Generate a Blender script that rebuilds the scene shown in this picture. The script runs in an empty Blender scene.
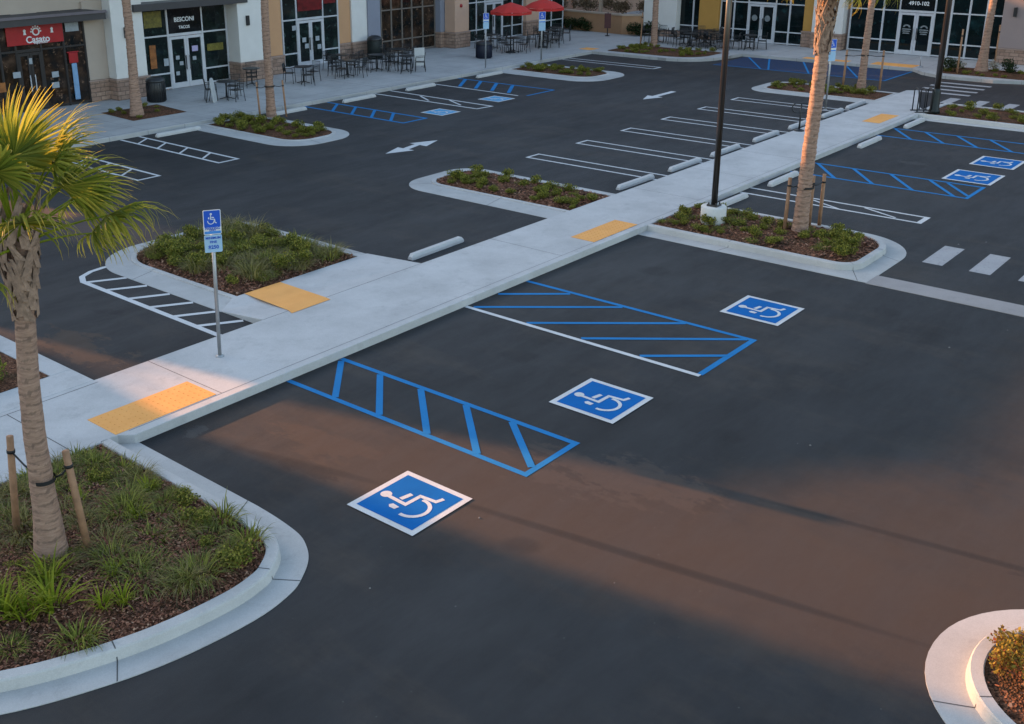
import bpy, bmesh, math, random
from mathutils import Vector, Matrix
from math import sin, cos, pi, radians, atan2, sqrt, hypot
random.seed(7)
sc = bpy.context.scene
col = sc.collection

# ------------------------------------------------------------------ materials
def new_mat(name):
    m = bpy.data.materials.new(name); m.use_nodes = True
    nt = m.node_tree; nt.nodes.clear()
    out = nt.nodes.new('ShaderNodeOutputMaterial')
    p = nt.nodes.new('ShaderNodeBsdfPrincipled')
    nt.links.new(p.outputs[0], out.inputs[0])
    return m, nt, p, out
def nd(nt, t, **kw):
    n = nt.nodes.new(t)
    for k, v in kw.items(): setattr(n, k, v)
    return n
def coords(nt, kind='Object', scale=(1, 1, 1)):
    tc = nd(nt, 'ShaderNodeTexCoord'); mp = nd(nt, 'ShaderNodeMapping')
    mp.inputs['Scale'].default_value = scale
    nt.links.new(tc.outputs[kind], mp.inputs[0]); return mp.outputs[0]
def noise(nt, vec, scale, detail=4, rough=0.6):
    n = nd(nt, 'ShaderNodeTexNoise'); n.inputs['Scale'].default_value = scale
    n.inputs['Detail'].default_value = detail; n.inputs['Roughness'].default_value = rough
    nt.links.new(vec, n.inputs['Vector']); return n.outputs['Fac']
def ramp(nt, fac, stops):
    r = nd(nt, 'ShaderNodeValToRGB'); e = r.color_ramp.elements
    e[0].position, e[0].color = stops[0][0], (*stops[0][1], 1)
    e[1].position, e[1].color = stops[-1][0], (*stops[-1][1], 1)
    for p, c in stops[1:-1]:
        x = e.new(p); x.color = (*c, 1)
    nt.links.new(fac, r.inputs[0]); return r.outputs[0]
def mix(nt, a, b, fac, mode='MIX'):
    m = nd(nt, 'ShaderNodeMix', data_type='RGBA', blend_type=mode)
    for s, v in ((m.inputs[0], fac), (m.inputs[6], a), (m.inputs[7], b)):
        if hasattr(v, 'links'): nt.links.new(v, s)
        elif isinstance(v, (int, float)): s.default_value = v
        else: s.default_value = (*v, 1)
    return m.outputs[2]
def bump(nt, p, h, strength=0.3, dist=0.01):
    b = nd(nt, 'ShaderNodeBump'); b.inputs['Strength'].default_value = strength
    b.inputs['Distance'].default_value = dist
    nt.links.new(h, b.inputs['Height']); nt.links.new(b.outputs[0], p.inputs['Normal'])
def simple(name, c, rough=0.6, var=0.15, scale=3.0, metal=0.0, bmp=0.0, bscale=60, spec=0.4, fine=0.0, coord='Object'):
    m, nt, p, o = new_mat(name)
    v = coords(nt, coord)
    n = noise(nt, v, scale, 6, .65)
    lo = tuple(x * (1 - var) for x in c); hi = tuple(min(1, x * (1 + var)) for x in c)
    cc = ramp(nt, n, [(0.3, lo), (0.7, hi)])
    if fine:
        f = noise(nt, v, 90, 3, .7)
        g = ramp(nt, f, [(0.3, (1 - fine,) * 3), (0.7, (1 + fine,) * 3)])
        cc = mix(nt, cc, g, 1.0, 'MULTIPLY')
    nt.links.new(cc, p.inputs['Base Color'])
    p.inputs['Roughness'].default_value = rough; p.inputs['Metallic'].default_value = metal
    p.inputs['Specular IOR Level'].default_value = spec
    if bmp: bump(nt, p, noise(nt, v, bscale, 4, .7), bmp, .01)
    return m

M = {}
def build_materials():
    # asphalt: fine aggregate, worn patches, brownish dust, faint tyre sheen
    m, nt, p, o = new_mat('asphalt')
    v = coords(nt)
    big = noise(nt, v, .12, 5, .6)
    c = ramp(nt, big, [(.32, (.0140, .0145, .0160)), (.5, (.0215, .0220, .0236)), (.68, (.0310, .0312, .0322))])
    mid = noise(nt, coords(nt, scale=(.45, 1.0, 1)), 1.1, 8, .72)
    c = mix(nt, c, ramp(nt, mid, [(.3, (.70,) * 3), (.7, (1.30,) * 3)]), 1.0, 'MULTIPLY')
    dirt = noise(nt, coords(nt, scale=(1.0, .35, 1)), .55, 8, .75)
    c = mix(nt, c, (.070, .055, .042), ramp(nt, dirt, [(.52, (0, 0, 0)), (.78, (.6, .6, .6))]))
    dk = noise(nt, coords(nt, scale=(.4, 1.3, 1)), .8, 7, .75)
    c = mix(nt, c, (.014, .0145, .016), ramp(nt, dk, [(.57, (0, 0, 0)), (.72, (.7, .7, .7))]))
    # oil and dust marks; brown bands also paint sunlight, thin dark lines paint shadows
    warp = nd(nt, 'ShaderNodeTexNoise'); warp.inputs['Scale'].default_value = 1.6; warp.inputs['Detail'].default_value = 9; warp.inputs['Roughness'].default_value = .75
    nt.links.new(coords(nt, scale=(1.6, .7, 1)), warp.inputs['Vector'])
    def stain_and_light(c, cx, cy, rx, ry, ang, colr, amt, soft=.35, wob=1.5):
        mp = nd(nt, 'ShaderNodeMapping', vector_type='TEXTURE'); tc = nd(nt, 'ShaderNodeTexCoord')
        mp.inputs['Location'].default_value = (cx, cy, 0); mp.inputs['Rotation'].default_value = (0, 0, ang); mp.inputs['Scale'].default_value = (rx, ry, 1)
        nt.links.new(tc.outputs['Object'], mp.inputs[0])
        ln = nd(nt, 'ShaderNodeVectorMath', operation='LENGTH'); nt.links.new(mp.outputs[0], ln.inputs[0])
        ma = nd(nt, 'ShaderNodeMath', operation='MULTIPLY_ADD'); nt.links.new(warp.outputs['Fac'], ma.inputs[0]); ma.inputs[1].default_value = wob; nt.links.new(ln.outputs['Value'], ma.inputs[2])
        return mix(nt, c, colr, ramp(nt, ma.outputs[0], [(0.0, (amt,) * 3), (min(.98, .5 + wob * .3), (amt * .7,) * 3), (min(1, .5 + wob * .3 + soft), (0, 0, 0))]))
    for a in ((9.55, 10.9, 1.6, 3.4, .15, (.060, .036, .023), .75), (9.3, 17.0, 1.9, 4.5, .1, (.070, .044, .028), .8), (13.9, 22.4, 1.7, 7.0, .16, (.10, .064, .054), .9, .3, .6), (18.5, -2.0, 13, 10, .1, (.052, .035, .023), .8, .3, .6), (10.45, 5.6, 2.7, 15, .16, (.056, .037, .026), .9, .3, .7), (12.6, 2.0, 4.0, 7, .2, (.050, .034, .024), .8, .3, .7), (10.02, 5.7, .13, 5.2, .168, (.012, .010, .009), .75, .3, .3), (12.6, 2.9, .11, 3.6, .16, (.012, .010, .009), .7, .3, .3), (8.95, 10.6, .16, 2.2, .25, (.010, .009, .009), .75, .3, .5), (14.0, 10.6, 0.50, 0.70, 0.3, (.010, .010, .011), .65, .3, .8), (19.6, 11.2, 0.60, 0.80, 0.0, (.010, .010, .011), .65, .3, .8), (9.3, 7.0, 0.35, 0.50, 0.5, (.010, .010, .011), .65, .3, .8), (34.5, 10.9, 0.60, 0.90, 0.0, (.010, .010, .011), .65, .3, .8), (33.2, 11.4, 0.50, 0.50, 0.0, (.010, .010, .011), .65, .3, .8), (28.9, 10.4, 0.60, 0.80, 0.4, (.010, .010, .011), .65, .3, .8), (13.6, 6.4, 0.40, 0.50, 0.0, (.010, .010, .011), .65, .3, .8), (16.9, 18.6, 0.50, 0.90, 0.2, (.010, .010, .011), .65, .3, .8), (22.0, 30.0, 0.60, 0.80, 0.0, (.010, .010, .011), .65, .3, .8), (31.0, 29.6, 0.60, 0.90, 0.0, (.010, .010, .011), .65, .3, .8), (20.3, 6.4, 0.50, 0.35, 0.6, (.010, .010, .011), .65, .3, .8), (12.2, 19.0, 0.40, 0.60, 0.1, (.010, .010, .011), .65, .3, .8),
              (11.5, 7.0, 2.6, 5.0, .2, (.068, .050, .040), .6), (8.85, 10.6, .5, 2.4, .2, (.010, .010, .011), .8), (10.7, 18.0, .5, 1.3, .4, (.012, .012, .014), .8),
              (16.6, 10.6, .9, 1.2, 0, (.018, .018, .02), .7), (12.4, 16.2, 1.0, .7, .3, (.016, .017, .02), .7), (15.0, 19.8, 1.5, 2.8, .3, (.02, .02, .023), .5), (33.5, 10.6, 1.3, 1.6, 0, (.06, .058, .056), .5),
              (26.0, 18.0, 1.1, 1.6, .2, (.018, .018, .021), .8), (28.8, 17.2, 1.0, 1.0, 0, (.018, .018, .021), .8), (31.5, 17.4, 1.0, 1.2, 0, (.018, .018, .021), .7), (8.6, 12.6, .9, .5, 0, (.07, .07, .07), .5), (13.0, 1.2, 1.6, 3.0, .4, (.018, .015, .014), .6)):
        c = stain_and_light(c, *a)
    gr = noise(nt, v, 160, 2, .7)
    c = mix(nt, c, ramp(nt, gr, [(.25, (.50, .50, .50)), (.75, (1.5, 1.5, 1.5))]), 1.0, 'MULTIPLY')
    vo = nd(nt, 'ShaderNodeTexVoronoi'); vo.inputs['Scale'].default_value = 3.0; nt.links.new(v, vo.inputs['Vector'])
    c = mix(nt, c, (.16, .15, .14), ramp(nt, vo.outputs['Distance'], [(.012, (.6, .6, .6)), (.03, (0, 0, 0))]))
    nt.links.new(c, p.inputs['Base Color'])
    rr = ramp(nt, dk, [(.3, (.88,) * 3), (.75, (.62,) * 3)]); nt.links.new(rr, p.inputs['Roughness'])
    p.inputs['Specular IOR Level'].default_value = .33
    bump(nt, p, noise(nt, v, 110, 4, .8), .4, .012)
    M['asphalt'] = m
    # concrete
    def conc(name, c0, joints=0.0):
        m, nt, p, o = new_mat(name)
        v = coords(nt)
        n = noise(nt, v, .7, 7, .65)
        c = ramp(nt, n, [(.3, tuple(x * .82 for x in c0)), (.55, c0), (.75, tuple(x * 1.1 for x in c0))])
        st = noise(nt, v, 2.7, 8, .75)
        c = mix(nt, c, tuple(x * .62 for x in c0), ramp(nt, st, [(.53, (0, 0, 0)), (.76, (.6, .6, .6))]))
        c = mix(nt, c, ramp(nt, noise(nt, v, 70, 3, .7), [(.3, (.90,) * 3), (.7, (1.08,) * 3)]), 1.0, 'MULTIPLY')
        if joints:
            br = nd(nt, 'ShaderNodeTexBrick'); br.offset = 0
            br.inputs['Scale'].default_value = 1; br.inputs['Brick Width'].default_value = joints; br.inputs['Row Height'].default_value = joints
            br.inputs['Mortar Size'].default_value = .012; br.inputs['Color1'].default_value = (1, 1, 1, 1); br.inputs['Color2'].default_value = (.95, .95, .95, 1)
            br.inputs['Mortar'].default_value = (.55, .55, .55, 1); nt.links.new(v, br.inputs['Vector'])
            c = mix(nt, c, br.outputs[0], .8, 'MULTIPLY')
        nt.links.new(c, p.inputs['Base Color']); p.inputs['Roughness'].default_value = .85
        p.inputs['Specular IOR Level'].default_value = .3
        bump(nt, p, noise(nt, v, 45, 5, .75), .18, .008)
        return m
    M['walk'] = conc('walk_concrete', (.47, .465, .455))
    M['sidewalk'] = conc('sidewalk_concrete', (.41, .405, .395), 1.52)
    M['kerb'] = conc('kerb_concrete', (.48, .47, .45))
    M['gutter'] = conc('gutter_concrete', (.43, .425, .41))
    M['band'] = conc('band_concrete', (.30, .28, .27))
    M['joint'] = simple('joint_dark', (.09, .088, .085), .9)  # dark tone of the scored concrete joints
    M['stop'] = conc('wheel_stop_concrete', (.52, .51, .50))
    # paint with worn spots
    def paint(name, c0, wear=.62, fill=.9):
        m, nt, p, o = new_mat(name)
        v = coords(nt)
        n = noise(nt, v, 9, 8, .8)
        c = ramp(nt, noise(nt, v, 1.5, 4), [(.3, tuple(x * .86 for x in c0)), (.7, c0)])
        c = mix(nt, c, (.06, .06, .062), ramp(nt, n, [(wear, (0, 0, 0)), (wear + .12, (fill,) * 3)]))
        c = mix(nt, c, ramp(nt, noise(nt, v, 150, 2, .7), [(.3, (.80,) * 3), (.7, (1.14,) * 3)]), 1.0, 'MULTIPLY')
        nt.links.new(c, p.inputs['Base Color']); p.inputs['Roughness'].default_value = .8; p.inputs['Specular IOR Level'].default_value = .12
        bump(nt, p, noise(nt, v, 110, 4, .8), .3, .01)
        return m
    M['white_paint'] = paint('white_paint', (.62, .62, .615), .60)
    M['blue_line'] = paint('blue_line_paint', (.020, .195, .46), .60)
    M['blue_pale'] = paint('blue_pale_paint', (.10, .36, .62), .60)
    M['blue_field'] = paint('blue_field_paint', (.001, .125, .40), .66, .6)
    M['blue_worn'] = paint('blue_worn_paint', (.022, .050, .125), .46, .8)
    M['white_old'] = paint('old_white_paint', (.40, .39, .39), .56)
    # yellow tactile paving with dome grid
    m, nt, p, o = new_mat('tactile_yellow')
    v = coords(nt)
    c = ramp(nt, noise(nt, v, 2.2, 5), [(.3, (.80, .34, .07)), (.7, (.90, .41, .10))])
    vo = nd(nt, 'ShaderNodeTexVoronoi'); vo.inputs['Scale'].default_value = 16; vo.inputs['Randomness'].default_value = 0
    nt.links.new(v, vo.inputs['Vector'])
    c = mix(nt, c, (.6, .28, .07), ramp(nt, vo.outputs['Distance'], [(.30, (0, 0, 0)), (.5, (.3,) * 3)]))
    c = mix(nt, c, (.2, .15, .1), ramp(nt, noise(nt, v, 6, 8, .8), [(.62, (0, 0, 0)), (.75, (.6,) * 3)]))
    nt.links.new(c, p.inputs['Base Color']); p.inputs['Roughness'].default_value = .75
    M['tactile'] = m
    # mulch
    m, nt, p, o = new_mat('mulch')
    v = coords(nt)
    vo = nd(nt, 'ShaderNodeTexVoronoi'); vo.inputs['Scale'].default_value = 38; nt.links.new(v, vo.inputs['Vector'])
    c = ramp(nt, vo.outputs['Color'], [(.15, (.035, .016, .009)), (.45, (.11, .047, .025)), (.72, (.19, .085, .047)), (.95, (.30, .16, .10))])
    c = mix(nt, c, (.028, .026, .012), ramp(nt, noise(nt, v, 1.7, 5), [(.45, (0, 0, 0)), (.65, (.6,) * 3)]))
    nt.links.new(c, p.inputs['Base Color']); p.inputs['Roughness'].default_value = .95
    p.inputs['Specular IOR Level'].default_value = .15
    bump(nt, p, vo.outputs['Distance'], .9, .03)
    M['mulch'] = m
    m, nt, p, o = new_mat('bark_chip')
    g = nd(nt, 'ShaderNodeNewGeometry')
    c = ramp(nt, g.outputs['Random Per Island'], [(0, (.05, .02, .012)), (.5, (.18, .066, .034)), (.85, (.28, .12, .065)), (1, (.40, .24, .15))])
    nt.links.new(c, p.inputs['Base Color']); p.inputs['Roughness'].default_value = .95
    M['chip'] = m
    # leaves: translucent, colour by island
    def leaf(name, stops, trans=.35, rough=.5, tip=None):
        m, nt, p, o = new_mat(name)
        g = nd(nt, 'ShaderNodeNewGeometry')
        c = ramp(nt, g.outputs['Random Per Island'], stops)
        if tip:
            at = nd(nt, 'ShaderNodeAttribute', attribute_name='tip')
            c = mix(nt, c, tip, ramp(nt, at.outputs['Fac'], [(.35, (0, 0, 0)), (1, (.95,) * 3)]))
        nt.links.new(c, p.inputs['Base Color']); p.inputs['Roughness'].default_value = rough
        p.inputs['Specular IOR Level'].default_value = .1
        tr = nd(nt, 'ShaderNodeBsdfTranslucent'); nt.links.new(c, tr.inputs[0])
        ms = nd(nt, 'ShaderNodeMixShader'); ms.inputs[0].default_value = trans
        nt.links.new(p.outputs[0], ms.inputs[1]); nt.links.new(tr.outputs[0], ms.inputs[2])
        nt.links.new(ms.outputs[0], o.inputs[0])
        return m
    M['palm_leaf'] = leaf('palm_leaf', [(0, (.08, .115, .016)), (.5, (.19, .22, .028)), (1, (.40, .38, .06))], .55, .4, (.54, .41, .075))
    M['palm_leaf_dead'] = leaf('palm_leaf_dry', [(0, (.20, .13, .05)), (1, (.38, .24, .09))], .4, .6)
    M['grass'] = leaf('clump_grass', [(0, (.07, .09, .015)), (.5, (.19, .22, .035)), (1, (.42, .38, .08))], .3, .6, (.15, .15, .065))
    M['grass_dull'] = leaf('clump_grass_dull', [(0, (.09, .085, .022)), (.5, (.22, .20, .05)), (1, (.44, .35, .13))], .3, .6, (.19, .165, .10))
    M['daylily'] = leaf('strap_leaf', [(0, (.12, .18, .012)), (1, (.34, .38, .03))], .45, .5, (.26, .26, .04))
    M['shrub'] = leaf('shrub_leaf', [(0, (.055, .07, .013)), (.5, (.16, .175, .028)), (1, (.40, .34, .07))], .3, .5)
    M['shrub_dark'] = leaf('shrub_dark_leaf', [(0, (.012, .022, .008)), (1, (.035, .055, .02))], .2, .5)
    M['shrub_red'] = leaf('shrub_red_leaf', [(0, (.20, .05, .03)), (.4, (.16, .13, .03)), (1, (.42, .30, .05))], .4, .5)
    M['dry_twig'] = leaf('dry_foliage', [(0, (.09, .06, .035)), (1, (.26, .20, .13))], .3, .7)
    M['flower'] = leaf('pale_flower', [(0, (.35, .32, .26)), (1, (.5, .47, .4))], .3, .6)
    # palm bark
    m, nt, p, o = new_mat('palm_bark')
    v = coords(nt, scale=(1, 1, 7))
    w = noise(nt, v, 4.5, 7, .75)
    c = ramp(nt, w, [(.25, (.155, .088, .060)), (.48, (.31, .19, .135)), (.75, (.47, .30, .21))])
    at = nd(nt, 'ShaderNodeAttribute', attribute_name='tip')
    c = mix(nt, c, (.07, .045, .035), ramp(nt, at.outputs['Fac'], [(.4, (0, 0, 0)), (1, (.55,) * 3)]))
    nt.links.new(c, p.inputs['Base Color']); p.inputs['Roughness'].default_value = .9
    bump(nt, p, w, .7, .02)
    M['bark'] = m
    M['boot'] = simple('leaf_base', (.26, .17, .12), .85, .45, 9, bmp=.5, bscale=40)
    M['stake'] = simple('stake_wood', (.31, .17, .095), .8, .3, 6, bmp=.3)
    M['strap'] = simple('black_strap', (.012, .012, .013), .6)
    M['black_metal'] = simple('black_metal', (.012, .013, .015), .4, .2, spec=.5)
    M['bronze_pole'] = simple('bronze_pole_paint', (.022, .017, .014), .30, .2, spec=.9)
    M['galv'] = simple('galvanised_steel', (.36, .37, .38), .45, .12, 8, metal=.6)
    M['sign_white'] = simple('sign_white', (.62, .64, .66), .5, .06)
    M['sign_blue'] = simple('sign_blue', (.010, .085, .50), .45, .06)
    M['sign_mid'] = simple('sign_midblue', (.06, .24, .62), .5, .06)
    M['pale_blue'] = simple('sign_pale_blue', (.32, .50, .66), .5, .06)
    M['base_conc'] = conc('pole_base_concrete', (.62, .61, .58))
    M['cream'] = simple('cream_stucco', (.62, .60, .575), .9, .05, 1.2, bmp=.25, bscale=70)
    M['beige'] = simple('beige_stucco', (.40, .33, .275), .9, .05, 1.2, bmp=.25, bscale=70)
    M['orange'] = simple('orange_stucco', (.50, .28, .15), .9, .06, 1.2, bmp=.25, bscale=70)
    M['ochre'] = simple('ochre_stucco', (.42, .225, .055), .9, .06, 1.2, bmp=.25, bscale=70)
    M['salmon'] = simple('salmon_stucco', (.50, .325, .235), .9, .06, 1.2, bmp=.25, bscale=70)
    M['bluegrey'] = simple('bluegrey_stucco', (.225, .235, .285), .9, .05, 1.2, bmp=.25, bscale=70)
    M['mauve'] = simple('mauve_stucco', (.27, .215, .205), .9, .05, 1.2, bmp=.25, bscale=70)
    M['tan_wall'] = simple('tan_stucco', (.34, .195, .11), .9, .14, .8, bmp=.25, bscale=70)
    M['cap'] = simple('wall_cap', (.36, .29, .23), .85, .08)
    M['roof'] = simple('flat_roof', (.2, .19, .18), .9)
    # ledge stone
    def stone(name, a, b, mo):
        m, nt, p, o = new_mat(name)
        tc = nd(nt, 'ShaderNodeTexCoord'); sp = nd(nt, 'ShaderNodeSeparateXYZ'); nt.links.new(tc.outputs['Object'], sp.inputs[0])
        ad = nd(nt, 'ShaderNodeMath', operation='ADD'); nt.links.new(sp.outputs[0], ad.inputs[0]); nt.links.new(sp.outputs[1], ad.inputs[1])
        cb = nd(nt, 'ShaderNodeCombineXYZ'); nt.links.new(ad.outputs[0], cb.inputs[0]); nt.links.new(sp.outputs[2], cb.inputs[1])
        br = nd(nt, 'ShaderNodeTexBrick'); br.inputs['Scale'].default_value = 1
        br.inputs['Brick Width'].default_value = .42; br.inputs['Row Height'].default_value = .17; br.inputs['Mortar Size'].default_value = .012
        br.inputs['Color1'].default_value = (*a, 1); br.inputs['Color2'].default_value = (*b, 1); br.inputs['Mortar'].default_value = (*mo, 1)
        nt.links.new(cb.outputs[0], br.inputs['Vector'])
        c = mix(nt, br.outputs[0], ramp(nt, noise(nt, tc.outputs['Object'], 7, 6, .7), [(.3, (.72,) * 3), (.7, (1.2,) * 3)]), 1.0, 'MULTIPLY')
        nt.links.new(c, p.inputs['Base Color']); p.inputs['Roughness'].default_value = .9
        iv = nd(nt, 'ShaderNodeMath', operation='SUBTRACT'); iv.inputs[0].default_value = 1; nt.links.new(br.outputs['Fac'], iv.inputs[1])
        bump(nt, p, iv.outputs[0], .7, .02)
        return m
    M['stone'] = stone('ledge_stone', (.36, .24, .18), (.27, .17, .125), (.14, .10, .08))
    M['stone_cap'] = simple('stone_cap', (.32, .23, .19), .85, .1)
    M['alu'] = simple('aluminium_frame', (.50, .51, .54), .45, .06, metal=.15)
    M['bronze_frame'] = simple('bronze_frame', (.17, .145, .125), .5, .1, metal=.2)
    M['dark_frame'] = simple('dark_frame', (.022, .018, .018), .45, .1)
    M['awning'] = simple('awning_metal', (.045, .042, .045), .5, .1)
    M['awning_edge'] = simple('awning_edge', (.13, .11, .125), .5, .1)
    # glass with a dim interior behind: glossy, dark, blotchy
    def glass(name, tint, amount, scale=1.3, seed=0):
        m, nt, p, o = new_mat(name)
        v = coords(nt)
        ad = nd(nt, 'ShaderNodeVectorMath', operation='ADD'); ad.inputs[1].default_value = (seed, seed * 2.3, seed * 1.1); nt.links.new(v, ad.inputs[0])
        n1 = noise(nt, ad.outputs[0], scale, 5, .6); n2 = noise(nt, ad.outputs[0], scale * 3.1, 4, .6)
        c = ramp(nt, n1, [(.35, (.005, .008, .009)), (.55, tuple(x * .35 for x in tint)), (.72, tint)])
        c = mix(nt, c, tuple(min(1, x * 2.6) for x in tint), ramp(nt, n2, [(.60, (0, 0, 0)), (.72, (amount,) * 3)]))
        nt.links.new(c, p.inputs['Base Color']); p.inputs['Roughness'].default_value = .06
        p.inputs['Specular IOR Level'].default_value = .35
        return m
    M['glass_green'] = glass('shop_glass_green', (.022, .040, .036), .7)
    M['glass_warm'] = glass('shop_glass_warm', (.085, .050, .032), .9, 2.0, 3)
    M['glass_dark'] = glass('shop_glass_dark', (.020, .020, .021), .5, 1.6, 7)
    M['glass_teal'] = glass('shop_glass_teal', (.006, .022, .024), .5, .9, 11)
    M['red_panel'] = simple('red_panel', (.33, .010, .014), .4, .15)
    M['red_reflection'] = simple('red_reflection_panel', (.12, .008, .010), .3, .5, 5)
    M['red_fabric'] = simple('red_fabric', (.50, .028, .022), .8, .12)
    M['orange_poster'] = simple('orange_poster', (.26, .09, .02), .5, .5, 9)
    M['yellow_poster'] = simple('yellow_poster', (.13, .11, .015), .5, .5, 9)
    M['lilac_poster'] = simple('lilac_poster', (.38, .34, .52), .5, .1)
    M['paper'] = simple('paper_poster', (.30, .33, .36), .6, .15, 9)
    M['decal'] = simple('frosted_decal', (.16, .18, .19), .6, .3, 9)
    M['display_blue'] = simple('display_blue', (.19, .33, .52), .5, .15)
    M['letter'] = simple('white_lettering', (.66, .67, .68), .5, .05)
    M['navy'] = simple('navy_plastic', (.008, .012, .028), .5, .2)
    M['darkgreen'] = simple('dark_green_metal', (.010, .016, .015), .5, .2)
    M['darkred'] = simple('dark_red_board', (.07, .022, .022), .6, .2)
    M['grey_box'] = simple('grey_plastic', (.45, .46, .46), .6, .1)
    M['stone_chip'] = simple('pale_grit', (.20, .19, .18), .9)
build_materials()

# ------------------------------------------------------------------ mesh builder
class MB:
    def __init__(s): s.v = []; s.f = []; s.mi = []; s.t = []; s.sm = []
    def add(s, vs, fs, mi=0, tips=None, smooth=False):
        o = len(s.v); s.v += [tuple(v) for v in vs]; s.t += list(tips) if tips else [0.0] * len(vs)
        for f in fs: s.f.append(tuple(o + i for i in f)); s.mi.append(mi); s.sm.append(smooth)
        return s
    def box(s, x0, x1, y0, y1, z0, z1, mi=0):
        v = [(x, y, z) for z in (z0, z1) for y in (y0, y1) for x in (x0, x1)]
        return s.add(v, [(0, 2, 3, 1), (4, 5, 7, 6), (0, 1, 5, 4), (2, 6, 7, 3), (0, 4, 6, 2), (1, 3, 7, 5)], mi)
    def prism(s, poly, z0, z1, mi=0, bottom=True):
        n = len(poly); v = [(x, y, z0) for x, y in poly] + [(x, y, z1) for x, y in poly]
        f = [tuple(range(n, 2 * n))] + [(i, (i + 1) % n, n + (i + 1) % n, n + i) for i in range(n)]
        if bottom: f.append(tuple(range(n - 1, -1, -1)))
        return s.add(v, f, mi)
    def poly(s, poly, z, mi=0):
        return s.add([(x, y, z) for x, y in poly], [tuple(range(len(poly)))], mi)
    def tube(s, pts, r, n=8, mi=0, caps=True, tips=None, smooth=True):
        pts = [Vector(p) for p in pts]; rs = r if isinstance(r, (list, tuple)) else [r] * len(pts)
        vs = []; ts = []
        for i, p in enumerate(pts):
            d = (pts[min(i + 1, len(pts) - 1)] - pts[max(i - 1, 0)]).normalized()
            a = d.cross(Vector((0, 0, 1)))
            if a.length < .05: a = Vector((1, 0, 0))
            a.normalize(); b = d.cross(a)
            for k in range(n):
                t = 2 * pi * k / n; vs.append(p + (a * cos(t) + b * sin(t)) * rs[i]); ts.append(tips[i] if tips else 0)
        fs = []
        for i in range(len(pts) - 1):
            for k in range(n):
                k2 = (k + 1) % n; fs.append((i * n + k, i * n + k2, (i + 1) * n + k2, (i + 1) * n + k))
        if caps: fs += [tuple(range(n - 1, -1, -1)), tuple((len(pts) - 1) * n + k for k in range(n))]
        return s.add(vs, fs, mi, ts, smooth)
    def lathe(s, prof, n=20, mi=0, c=(0, 0), smooth=True):
        vs = [(c[0] + r * cos(2 * pi * k / n), c[1] + r * sin(2 * pi * k / n), z) for r, z in prof for k in range(n)]
        fs = [(i * n + k, i * n + (k + 1) % n, (i + 1) * n + (k + 1) % n, (i + 1) * n + k) for i in range(len(prof) - 1) for k in range(n)]
        fs += [tuple(range(n - 1, -1, -1)), tuple((len(prof) - 1) * n + k for k in range(n))]
        return s.add(vs, fs, mi, None, smooth)
    def ribbon(s, pts, w, z, mi=0, ext=0.0):
        """flat painted line along a polyline"""
        P = [Vector((p[0], p[1])) for p in pts]; L = []; R = []
        for i, p in enumerate(P):
            a = (P[i] - P[i - 1]).normalized() if i else None
            b = (P[i + 1] - P[i]).normalized() if i < len(P) - 1 else None
            d = ((a or b) + (b or a)); d.normalize(); nrm = Vector((-d.y, d.x))
            k = 1.0
            if a and b: k = 1 / max(.5, nrm.dot(Vector((-a.y, a.x))))
            q = p.copy()
            if ext and i == 0: q = p - b * ext
            if ext and i == len(P) - 1: q = p + a * ext
            L.append(q + nrm * w / 2 * k); R.append(q - nrm * w / 2 * k)
        v = [(q.x, q.y, z) for q in L] + [(q.x, q.y, z) for q in R]; n = len(P)
        return s.add(v, [(n + i, n + i + 1, i + 1, i) for i in range(n - 1)], mi)
    def mesh(s, name, mats):
        me = bpy.data.meshes.new(name); me.from_pydata(s.v, [], s.f)
        for m in (mats if isinstance(mats, (list, tuple)) else [mats]): me.materials.append(m)
        me.polygons.foreach_set('material_index', s.mi); me.polygons.foreach_set('use_smooth', s.sm)
        if any(s.t):
            a = me.attributes.new('tip', 'FLOAT', 'POINT'); a.data.foreach_set('value', s.t)
        me.update(); return me
    def build(s, name, mats, parent=None, **kw):
        return link(name, s.mesh(name, mats), parent, **kw)
def link(name, data, parent=None, loc=None, rz=0.0, label=None, cat=None, group=None, kind=None, bevel=0):
    o = bpy.data.objects.new(name, data); col.objects.link(o)
    if parent: o.parent = parent
    if loc is not None: o.location = loc
    if rz: o.rotation_euler = (0, 0, rz)
    for k, v in (('label', label), ('category', cat), ('group', group), ('kind', kind)):
        if v: o[k] = v
    if bevel:
        b = o.modifiers.new('bevel', 'BEVEL'); b.width = bevel; b.segments = 2; b.limit_method = 'ANGLE'
    return o
def thing(name, label, cat, loc=(0, 0, 0), rz=0.0, group=None):
    return link(name, None, None, loc, rz, label, cat, group)
def dup(root, loc, rz=0.0, label=None, group=None, scale=None):
    r = root.copy(); col.objects.link(r); r.location = loc; r.rotation_euler = (0, 0, rz)
    if label: r['label'] = label
    if group: r['group'] = group
    if scale: r.scale = (scale,) * 3 if isinstance(scale, (int, float)) else scale
    for ch in list(root.children):
        c = ch.copy(); col.objects.link(c); c.parent = r
        for g in ch.children:
            d = g.copy(); col.objects.link(d); d.parent = c
    return r
def S(name, mb, mats, bevel=0, label=None): return mb.build(name, mats, kind='structure', bevel=bevel, label=label)

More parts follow.
